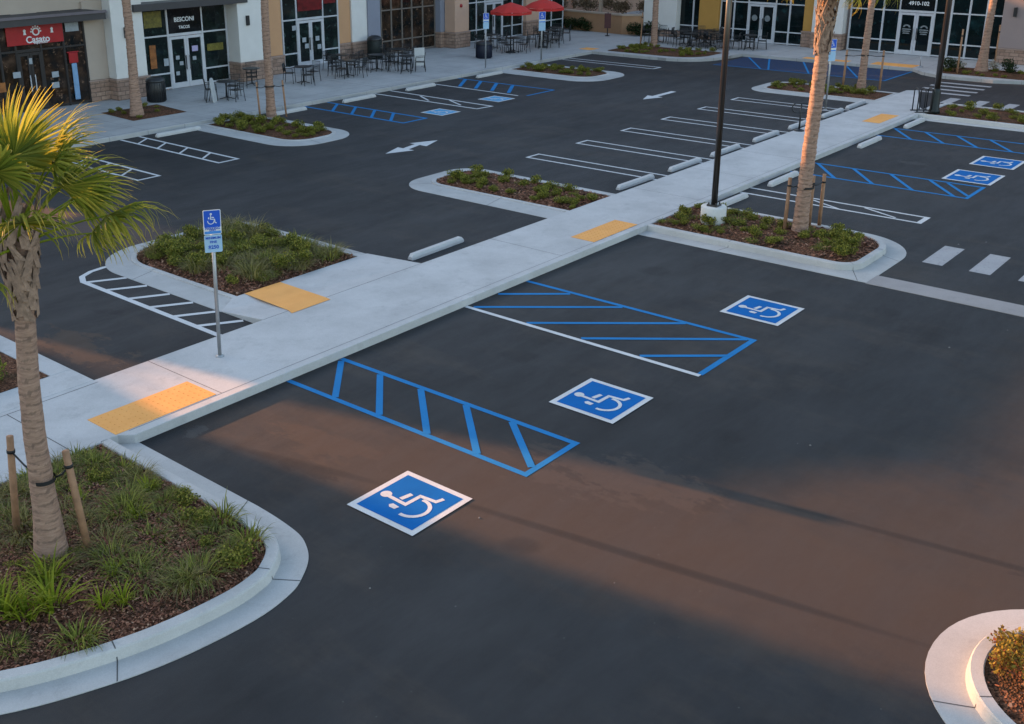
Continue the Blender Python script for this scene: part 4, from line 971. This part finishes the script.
# tenant 3
storefront(bl, 33.2, 37.55, 39.9, 4.2, (34.0, 34.88, 36.55), [(34.88, 36.55)], glassm='glass_green')
MB().box(33.15, 37.6, 39.96, 40.4, 4.18, HT).build('wall', M['orange'], bl)
MB().box(34.95, 36.5, 39.85, 39.868, 2.75, 3.9).build('transom_panel', M['red_reflection'], bl); MB().box(36.62, 37.4, 39.85, 39.868, 3.0, 3.9).build('transom_panel', M['red_reflection'], bl)  # red reflection in the transom glass, painted as panels
for x, z in ((35.15, 1.3), (35.3, 1.0), (36.0, 1.3), (36.1, .9), (34.55, 1.9)): MB().box(x, x + .24, 39.845, 39.86, z, z + .22).build('window_decal', M['paper'], bl)
stucco_column(bl, 37.62, 38.5, 40.0, 40.6, HT, 'orange')
stucco_column(bl, 38.5, 39.72, 39.9, 41.0, HT, 'cream')
# tenant 4, recessed bronze
stucco_column(bl, 39.56, 40.45, 39.82, 41.0, HT, 'bluegrey')
storefront(bl, 40.5, 44.62, 39.85, 4.2, (41.25, 42.05, 42.8, 43.65), [(42.05, 43.65)], frame='bronze_frame', glassm='glass_warm')
MB().box(40.4, 44.7, 39.91, 40.5, 4.18, HT).build('wall', M['bluegrey'], bl)
stucco_column(bl, 44.64, 45.02, 39.45, 40.4, HT, 'bluegrey', .84, grow=.02)
stucco_column(bl, 44.96, 46.12, 38.7, 39.42, HT, 'salmon', .84)
b = MB(); b.lathe([(.09, 0), (.09, .05)], 16); o = b.build('alarm_bell', M['red_panel'], bl, loc=(45.45, 38.7, 2.36)); o.rotation_euler = (pi / 2, 0, 0)
# tenant 5
storefront(bl, 46.95, 52.0, 39.55, 4.2, (47.75, 48.5, 50.1, 51.0), [(48.5, 50.1)], glassm='glass_green', rails=(.68, 2.18))
MB().box(46.2, 56.0, 39.62, 40.5, 4.18, HT).build('wall', M['salmon'], bl)
stucco_column(bl, 52.05, 53.7, 39.3, 40.4, HT, 'salmon')
storefront(bl, 53.75, 56.0, 39.5, 4.2, (54.8,), [], glassm='glass_green', rails=(.68, 1.9))
# building mass behind, kept low; tall unseen front walls added to shade the lot
MB().box(11.7, 56.0, 41.7, 52, -.02, 5.4).build('rear_block', M['beige'], bl)
MB().prism([(p[0], p[1]) for p in [(14.2, 39.6), (23.2, 39.6), (23.2, 41.7), (14.2, 41.7)]], ZB - .1, 5.4).build('rear_block', M['beige'], bl)
b = MB(); b.box(-3.0, 10.25, 39.1, 39.6, -.02, 3.75)
P = [(5.05, 3.75), (10.25, 3.75), (10.25, 4.02), (-3.0 + 13.25, 4.02)]
b.build('wall', M['beige'], bl)  # unseen wall added to shade the lot
MB().box(11.55, 14.15, 39.0, 39.6, -.02, 4.0).build('wall', M['beige'], bl)  # both unseen walls are added; the opening between passes a streak of sun
# unseen walls added, with sloped ends shaped to let the low sun through
def sun_blocker(prof, name, parent, y0=39.1, y1=39.6, mat='beige'):
    n = len(prof); b = MB()
    b.add([(x, y0, z) for x, z in prof] + [(x, y1, z) for x, z in prof], [tuple(range(n)), tuple(range(2 * n - 1, n - 1, -1))] + [(i, n + i, n + (i + 1) % n, (i + 1) % n) for i in range(n)])
    return b.build(name, M[mat], parent)
T = .33
sun_blocker([(5.0, 3.76), (10.25, 3.76), (10.25, 4.03), (14.1, 4.03), (14.1, 3.73), (24.2, 3.73), (24.2, HT - .02), (8.4, HT - .02), (6.8, 9.35), (5.9, 9.2), (5.5, 8.45), (5.12, 7.4), (5.02, 6.0)], 'sun_blocker_wall', bl)
b2 = thing('shop_building', 'unseen building added beyond the left edge to shade the lot', 'building')
MB().box(-45, 2.3, 39.6, 52, -.02, 5.0).build('wall', M['cream'], b2)
MB().box(-45, 4.7, 39.1, 39.6, -.02, 5.19).build('wall', M['cream'], b2)
sun_blocker([(-45, 5.2), (4.72, 5.2), (4.66, 5.8), (4.3, 6.5), (3.5, 7.4), (2.9, 9.2), (2.5, 12.5), (-45, 12.5)], 'sun_blocker_wall', b2, mat='cream')
# right building
br = thing('shop_building', 'row of right shops with white, ochre and mauve walls and dark glass', 'building')
def col_r(y0, y1, xf, mat, stone_h=.84, top=8.0, name='column', cap=True):
    c = MB().box(xf, xf + 1.4, y0, y1, ZB + stone_h, top).build(name, M[mat], br, bevel=.015)
    MB().box(xf - .05, xf + 1.4, y0 - .03, y1 + .03, ZB - .02, ZB + stone_h - .06).build('stone_base', M['stone'], c)
    if cap: MB().box(xf - .08, xf + 1.4, y0 - .05, y1 + .05, ZB + stone_h - .058, ZB + stone_h - .002).build('stone_cap', M['stone_cap'], c)
col_r(32.05, 34.2, 56.7, 'cream', .4, cap=False)
storefront(br, 30.74, 32.1, 57.2, 5, (31.22,), [], axis='y', glassm='glass_teal', rails=(.68,))
col_r(29.52, 30.74, 56.95, 'ochre', .5, cap=False)
storefront(br, 24.55, 29.5, 57.2, 5, (28.68, 27.83, 26.24, 25.42), [(26.24, 27.83)], axis='y', glassm='glass_teal', rails=(.68, 2.15))
col_r(23.95, 24.55, 57.0, 'ochre', .84)
col_r(22.3, 23.95, 56.75, 'cream', .84)
storefront(br, 14.72, 22.1, 57.2, 5, (20.4 + .02, 21.2, 19.6, 17.9, 17.1, 16.26, 15.48), [(17.9, 19.6)], axis='y', glassm='glass_teal', rails=(.68, 2.16))
wr = MB().box(57.14, 57.158, 17.98, 19.55, 2.42, 3.0).build('transom_panel', M['glass_dark'], br)
place_text('4910-102', .26, wr, (57.13, 18.7, 2.70), (pi / 2, 0, -pi / 2), M['letter'], .006)
for y in (18.3, 19.15):
    f = MB()
    for k in range(8):
        a0, a1 = pi * k / 8, pi * (k + 1) / 8
        f.add([(57.10, y + r * cos(a), 1.52 + r * sin(a) * .75) for a, r in ((a0, .10), (a1, .10), (a1, .19), (a0, .19))], [(0, 1, 2, 3)])
    for q in range(3): f.add([(57.099, y - .24 + .03 * q, 1.40 - q * .10), (57.099, y + .24 - .03 * q, 1.40 - q * .10), (57.099, y + .2 - .03 * q, 1.46 - q * .10), (57.099, y - .2 + .03 * q, 1.46 - q * .10)], [(0, 1, 2, 3)])
    f.build('window_decal', M['decal'], br)
for y in (26.65, 27.4):
    f = MB(); f.add([(57.10, y + .17 * cos(k * pi / 5), 1.5 + .17 * sin(k * pi / 5)) for k in range(10)], [tuple(range(10))]); f.build('window_decal', M['decal'], br)
col_r(11.0, 14.7, 56.9, 'mauve', .72, cap=True); sconce(br, 56.9, 14.15, 2.35, 'y')
col_r(-30, 10.9, 57.1, 'mauve', .72)
MB().box(57.35, 75, -30, 34.2, -.02, 7.9).build('wall', M['mauve'], br)
MB().box(57.30, 57.75, 14.7, 32.0, 4.97, 7.9).build('wall', M['cream'], br)
# low tan wall
lw = thing('low_wall', 'low tan garden wall with a pale cap between the two rows of shops', 'wall')
pl = [(57.1, 41.8), (56.55, 38.2), (56.2, 35.3), (56.6, 34.6), (58.2, 33.9)]
def wall_strip(pts, w_, z0, z1):
    P = [Vector(p) for p in pts]; L = []; Rr = []
    for i, p in enumerate(P):
        a = (P[i] - P[i - 1]).normalized() if i else (P[1] - P[0]).normalized(); c = (P[i + 1] - P[i]).normalized() if i < len(P) - 1 else a
        d = (a + c).normalized(); nn = Vector((-d.y, d.x)); L.append(tuple(p + nn * w_)); Rr.append(tuple(p - nn * w_))
    b = MB(); return b.prism(Rr + L[::-1], z0, z1)
wall_strip(pl, .12, ZB - .02, 1.22).build('wall_face', M['tan_wall'], lw)
wall_strip(pl, .18, 1.222, 1.31).build('cap', M['cap'], lw)
bb = thing('rear_building', 'tan building with white framed windows behind the low wall', 'building')
MB().box(61.5, 80, 42.5, 70, 0, 15).build('wall', M['salmon'], bb)
MB().box(50, 61.4, 56, 72, 0, 15).build('wall', M['tan_wall'], bb)
MB().box(61.36, 61.49, 43, 69, 1.55, 1.75).build('ledge', M['cap'], bb)
for i in range(10):
    y = 44 + i * 1.6
    wq = MB().box(61.42, 61.46, y, y + 1.2, 1.9, 3.6).build('window', M['glass_dark'], bb)
    b = MB(); b.box(61.36, 61.42, y - .08, y, 1.85, 3.7); b.box(61.36, 61.42, y + 1.2, y + 1.28, 1.85, 3.7); b.box(61.365, 61.42, y - .01, y + 1.21, 1.86, 1.92); b.box(61.367, 61.42, y + .57, y + .63, 1.9, 3.69); b.build('frame', M['alu'], wq)
b = MB(); b.box(58.3, 58.45, 34.4, 34.6, .1, 2.6); b.box(58.3, 58.45, 38.2, 38.4, .1, 2.6); b.box(58.25, 58.5, 34.3, 38.5, 2.6, 2.75)
b.build('garden_trellis', M['cap'], label='pale timber post frame behind the low tan wall', cat='trellis')

# ------------------------------------------------------------------ patio furniture
def make_chair(label, group):
    t = thing('patio_chair', label, 'chair', group=group)
    m = M['black_metal']
    b = MB(); b.box(-.21, .21, -.2, .2, .43, .452)
    b.build('seat', m, t)
    b = MB(); b.tube([(-.21, .2, .45), (-.22, .25, .86), (.22, .25, .86), (.21, .2, .45)], .014, 6)
    for k in range(7): x = -.16 + k * .053; b.tube([(x, .205, .5), (x, .25, .86)], .008, 5)
    b.build('backrest', m, t)
    for x, y, x1, y1 in ((-.21, -.2, -.23, -.22), (.21, -.2, .23, -.22), (-.21, .2, -.23, .25), (.21, .2, .23, .25)):
        MB().tube([(x, y, .45), (x1, y1, 0)], .014, 6).build('leg', m, t)
    for s_ in (-1, 1): MB().tube([(s_ * .22, .235, .68), (s_ * .235, .0, .67), (s_ * .225, -.19, .65), (s_ * .215, -.2, .45)], .013, 6).build('armrest', m, t)
    return t
def make_table(label, group):
    t = thing('patio_table', label, 'table', group=group); m = M['black_metal']
    MB().lathe([(.36, .70), (.38, .71), (.38, .73), (.36, .735)], 24).build('tabletop', m, t)
    MB().tube([(0, 0, .05), (0, 0, .70)], .03, 8).build('pedestal', m, t)
    b = MB()
    for k in range(4): a = k * pi / 2 + .4; b.tube([(0, 0, .09), (.3 * cos(a), .3 * sin(a), .015)], .017, 6)
    b.build('foot', m, t)
    return t
C0 = make_chair('x', 'x'); T0 = make_table('x', 'x'); usedc = [False, False]
def put(kind, x, y, rz, label, group):
    i = 0 if kind == 'c' else 1; src = (C0, T0)[i]
    if not usedc[i]:
        usedc[i] = True; src.location = (x, y, ZB); src.rotation_euler = (0, 0, rz); src['label'] = label; src['group'] = group
    else: dup(src, (x, y, ZB), rz, label, group)
def patio(x, y, n, where, rot=0.0, d=.62):
    put('t', x, y, rot, 'black round patio table ' + where, 'patio tables outside the shops')
    for k in range(n):
        a = rot + 2 * pi * k / n; put('c', x + d * cos(a), y + d * sin(a), a - pi / 2, 'black metal patio chair ' + where, 'patio chairs ' + where)
patio(27.05, 35.35, 3, 'outside the double door behind the left slim palm', .5)
patio(31.75, 36.05, 3, 'in front of the white double doors', .1)
patio(34.35, 36.0, 4, 'between the white double doors and the tall bin', .4)
patio(36.55, 36.3, 4, 'left of the crowded seating by the recessed bronze door', .2)
patio(37.15, 34.95, 4, 'at the kerb side of the crowded seating', .7)
patio(38.75, 37.0, 4, 'nearest the recessed bronze door', .3)
patio(45.75, 35.35, 4, 'under the left red umbrella', .2); patio(48.3, 35.3, 4, 'under the right red umbrella', .6)
patio(50.0, 36.2, 4, 'beyond the right red umbrella', .1); patio(46.3, 37.3, 4, 'between the umbrellas and the shop glass', .5)
patio(51.2, 36.6, 4, 'at the last shop before the low tan wall', .5)
patio(54.0, 31.6, 4, 'at the white end column of the right shops', .2); patio(54.1, 30.0, 4, 'in front of the ochre column left half', .5)
patio(54.1, 28.4, 4, 'in front of the ochre column right half', .1); patio(54.5, 26.3, 4, 'in front of the right shop double doors', .4)
patio(53.6, 27.4, 4, 'between the ochre column and the right double doors', .3); patio(55.2, 29.3, 4, 'close to the glass beside the ochre column', .8); patio(53.3, 29.2, 4, 'nearest the kerb before the ochre column', .9)
patio(35.5, 37.6, 4, 'behind the crowded seating close to the orange column', .3); patio(30.0, 37.4, 2, 'against the stone base of the white column', .9)
o = thing('a_frame_board', 'pale standing board beside the chairs behind the left slim palm', 'board', (26.3, 35.15, ZB), .6)
b = MB(); P = rrect(-.22, .22, 0, .95, (.02, .02, .2, .2), 6); n = len(P)
b.add([(p[0], -.02 + p[1] * .12, p[1]) for p in P] + [(p[0], .01 + p[1] * .12, p[1]) for p in P], [tuple(range(n)), tuple(range(2 * n - 1, n - 1, -1))] + [(i, n + i, n + (i + 1) % n, (i + 1) % n) for i in range(n)]); b.build('board_face', M['grey_box'], o)
b = MB(); b.tube([(-.18, .3, 0), (-.18, .12, .85)], .015, 6); b.tube([(.18, .3, 0), (.18, .12, .85)], .015, 6); b.build('prop', M['black_metal'], o)
o = thing('a_frame_board', 'pale standing board at the right end of the crowded patio seating', 'board', (38.3, 35.2, ZB), -.5)
b = MB(); b.box(-.25, .25, -.02, .01, .12, .95); b.build('board_face', M['grey_box'], o)
b = MB(); [b.tube([(s_ * .22, -.01, 0), (s_ * .22, .0, .95)], .015, 6) for s_ in (-1, 1)]; [b.tube([(s_ * .22, .3, 0), (s_ * .22, .02, .93)], .015, 6) for s_ in (-1, 1)]; b.build('prop', M['black_metal'], o)
def umbrella(x, y, label, r=1.12, h=2.22):
    t = thing('patio_umbrella', label, 'umbrella', (x, y, ZB), .3)
    b = MB(); n = 8; rings = [(0, h + .32), (.25, h + .25), (.6, h + .13), (1, h - .12)]; vs = [(0, 0, h + .34)]
    for f, z in rings[1:]:
        for k in range(n * 2):
            a = pi * k / n; rr = r * f * (1 if k % 2 == 0 else .955); vs.append((rr * cos(a), rr * sin(a), z + (0 if k % 2 == 0 else .02 * f)))
    m = n * 2; fs = [(0, 1 + k, 1 + (k + 1) % m) for k in range(m)]
    for i in range(2): fs += [(1 + i * m + k, 1 + (i + 1) * m + k, 1 + (i + 1) * m + (k + 1) % m, 1 + i * m + (k + 1) % m) for k in range(m)]
    fs += []; b.add(vs, fs)
    b.add([(r * cos(pi * k / n) * (1 if k % 2 == 0 else .955), r * sin(pi * k / n) * (1 if k % 2 == 0 else .955), h - .12 - dz) for dz in (0, .12) for k in range(m)], [(k, m + k, m + (k + 1) % m, (k + 1) % m) for k in range(m)])
    b.build('canopy', M['red_fabric'], t)
    MB().tube([(0, 0, 0), (0, 0, h + .42)], .025, 10).build('pole', M['black_metal'], t)
    for k in range(n): a = 2 * pi * k / n; MB().tube([(.03 * cos(a), .03 * sin(a), h + .26), (r * .97 * cos(a), r * .97 * sin(a), h - .14)], .01, 4).build('rib', M['black_metal'], t)
    MB().lathe([(.27, 0), (.27, .05), (.06, .09), (.05, .3)], 20).build('foot', M['black_metal'], t)
umbrella(45.45, 35.3, 'left of the two red patio umbrellas'); umbrella(48.3, 35.3, 'right of the two red patio umbrellas')
def bin_(x, y, r, h, mat, label, dome=True):
    t = thing('litter_bin', label, 'litter bin', (x, y, ZB))
    MB().lathe([(r * .9, 0), (r, .04), (r, h * .78), (r * .97, h * .8)], 22).build('body', M[mat], t)
    b = MB()
    for k in range(22): a = 2 * pi * k / 22; b.tube([(r * 1.02 * cos(a), r * 1.02 * sin(a), .04), (r * 1.02 * cos(a), r * 1.02 * sin(a), h * .77)], .012, 4)
    b.build('slats', M[mat], t)
    MB().lathe([(r * 1.06, h * .80), (r * 1.06, h * .84), (r * .95, h * .93), (r * .5, h), (.02, h * 1.01)] if dome else [(r * 1.05, h * .8), (r * 1.05, h * .9), (r * .6, h * .92)], 22).build('lid', M['black_metal'], t)
bin_(24.95, 37.1, .36, .98, 'black_metal', 'black litter bin behind the palm in the square tree well')
bin_(39.35, 39.2, .36, 1.15, 'darkgreen', 'tall dark litter bin in front of the white column')
bin_(43.0, 35.1, .40, .85, 'navy', 'dark navy litter bin left of the red umbrellas')
# bike racks
def loop(b, x0, x1, h, r=.02, y=0.0): b.tube([(x0, y, 0), (x0, y, h * .82)] + [((x0 + x1) / 2 - (x1 - x0) / 2 * cos(a), y, h * .82 + h * .18 * sin(a)) for a in [pi * k / 8 for k in range(1, 8)]] + [(x1, y, h * .82), (x1, y, 0)], r, 8)
t = thing('bike_rack', 'black metal bike rack beside the flared lamp base at the walkway end', 'bike rack', (41.55, 13.02, ZB), radians(40))
for k in range(3): b = MB(); loop(b, -.22, .22, .86, .022, -.25 + k * .25); b.build('hoop', M['black_metal'], t)
b = MB(); b.box(-.26, -.18, -.32, .32, .0, .035); b.box(.18, .26, -.32, .32, .0, .035); b.build('base_rail', M['black_metal'], t)
t = thing('bike_rack', 'small black post rack with curved arms at the far walkway edge', 'bike rack', (35.3, 14.98, ZB), radians(-50))
b = MB(); b.tube([(0, 0, 0), (0, 0, .95)], .03, 10); b.build('post', M['black_metal'], t)
b = MB(); b.lathe([(.17, 0), (.17, .03), (.05, .07)], 18); b.build('base', M['black_metal'], t)
for s_ in (-1, 1):
    b = MB(); b.tube([(0, 0, .62)] + [(s_ * (.16 + .14 * sin(a)), 0, .78 - .16 * cos(a)) for a in [pi * k / 8 for k in range(0, 9)]] + [(0, 0, .93)], .022, 8); b.build('arm', M['black_metal'], t)
t = thing('post_sign', 'narrow dark red board on a short post before the low tan wall', 'sign', (54.9, 35.5, ZB), radians(-60))
MB().tube([(0, 0, 0), (0, 0, 1.35)], .03, 8).build('post', M['black_metal'], t)
MB().box(-.19, .19, -.05, -.03, .45, 1.3).build('board', M['darkred'], t, bevel=.01)
MB().lathe([(.14, 0), (.14, .03), (.04, .06)], 14).build('base', M['black_metal'], t)
t = thing('door_stand', 'small grey standing holder outside the right shop door', 'stand', (53.2, 17.0, ZB))
MB().lathe([(.14, 0), (.14, .03), (.03, .06)], 14).build('base', M['galv'], t); MB().tube([(0, 0, .03), (0, 0, .55)], .02, 8).build('post', M['galv'], t)

# unseen tree added beyond the left gap to break up the low sun
t = thing('sun_breaker_tree', 'small leafy tree added out of view to break up the low sun', 'tree', (3.7, 42.2, 0))
b = MB(); b.tube([(0, 0, 0), (.05, 0, 2.4), (0, .05, 5.0), (.1, 0, 7.0)], [.12, .10, .07, .03], 10)
for a in range(6): b.tube([(0, 0, 5.2 + .2 * a), (.55 * cos(a * 1.1), .55 * sin(a * 1.1), 6.1 + .25 * a)], [.035, .012], 6)
b.build('trunk', M['bark'], t)
b = MB(); R = random.Random(77)
for _ in range(1500):
    v = Vector((R.gauss(0, 1), R.gauss(0, 1), R.gauss(0, 1))).normalized() * R.random() ** .5
    p = Vector((v.x * 1.35, v.y * 1.1, 7.1 + v.z * .95)); a = R.uniform(0, 6.28); e = R.uniform(-.6, .6); L = R.uniform(.07, .13)
    d = Vector((cos(a) * cos(e), sin(a) * cos(e), sin(e))); q = d.cross(Vector((R.uniform(-1, 1), R.uniform(-1, 1), 1))).normalized() * L * .35
    b.add([p, p + d * L * .5 + q, p + d * L, p + d * L * .5 - q], [(0, 1, 2, 3)])
b.build('crown', M['shrub'], t)

# ------------------------------------------------------------------ light and camera
SUN = Vector((-.185, .983, .27)).normalized()
sd = bpy.data.lights.new('sun', 'SUN'); sd.energy = 11.0; sd.color = (1.0, .45, .17); sd.angle = radians(.65)
so = bpy.data.objects.new('sun', sd); col.objects.link(so); so.rotation_euler = (-SUN).to_track_quat('-Z', 'Y').to_euler(); so.location = (0, 0, 40)
wd = bpy.data.worlds.new('World'); sc.world = wd; wd.use_nodes = True; nt = wd.node_tree
bg = nt.nodes['Background']; sk = nt.nodes.new('ShaderNodeTexSky'); sk.sky_type = 'NISHITA'; sk.sun_disc = False
sk.sun_elevation = math.asin(SUN.z); sk.sun_rotation = atan2(SUN.x, SUN.y); sk.altitude = 50; sk.air_density = 1.0; sk.dust_density = 1.2; sk.ozone_density = 1.0
tint = nt.nodes.new('ShaderNodeMix'); tint.data_type = 'RGBA'; tint.blend_type = 'MULTIPLY'; tint.inputs[0].default_value = 1.0; tint.inputs[7].default_value = (1.05, .985, .92, 1)
nt.links.new(sk.outputs[0], tint.inputs[6]); nt.links.new(tint.outputs[2], bg.inputs[0]); bg.inputs[1].default_value = .50
cd = bpy.data.cameras.new('camera'); cam = bpy.data.objects.new('camera', cd); col.objects.link(cam)
CAMF = 1086.2; PX, PY, CH = 458.19, 280.79, 7.488
pit, roll, yaw = radians(19.12305), radians(-.30433), radians(-49.37346)
F = Vector((0, cos(pit), -sin(pit))); Rr = Vector((1, 0, 0)); U = Rr.cross(F)
R2 = Rr * cos(roll) + U * sin(roll); U2 = -Rr * sin(roll) + U * cos(roll)
Mz = Matrix.Rotation(yaw, 3, 'Z'); R2, U2, F = Mz @ R2, Mz @ U2, Mz @ F
mw = Matrix.Identity(4)
for i in range(3): mw[i][0], mw[i][1], mw[i][2] = R2[i], U2[i], -F[i]
mw[2][3] = CH; cam.matrix_world = mw
cd.sensor_width = 36; cd.lens = CAMF / 1024 * 36; cd.shift_x = (512 - PX) / 1024; cd.shift_y = -(362 - PY) / 1024
cd.clip_start = .1; cd.clip_end = 1000; sc.camera = cam
sc.view_settings.view_transform = 'Standard'; sc.view_settings.look = 'None'; sc.view_settings.exposure = 0; sc.view_settings.gamma = 1
sc.cycles.use_denoising = True; sc.cycles.max_bounces = 6; sc.cycles.transparent_max_bounces = 8
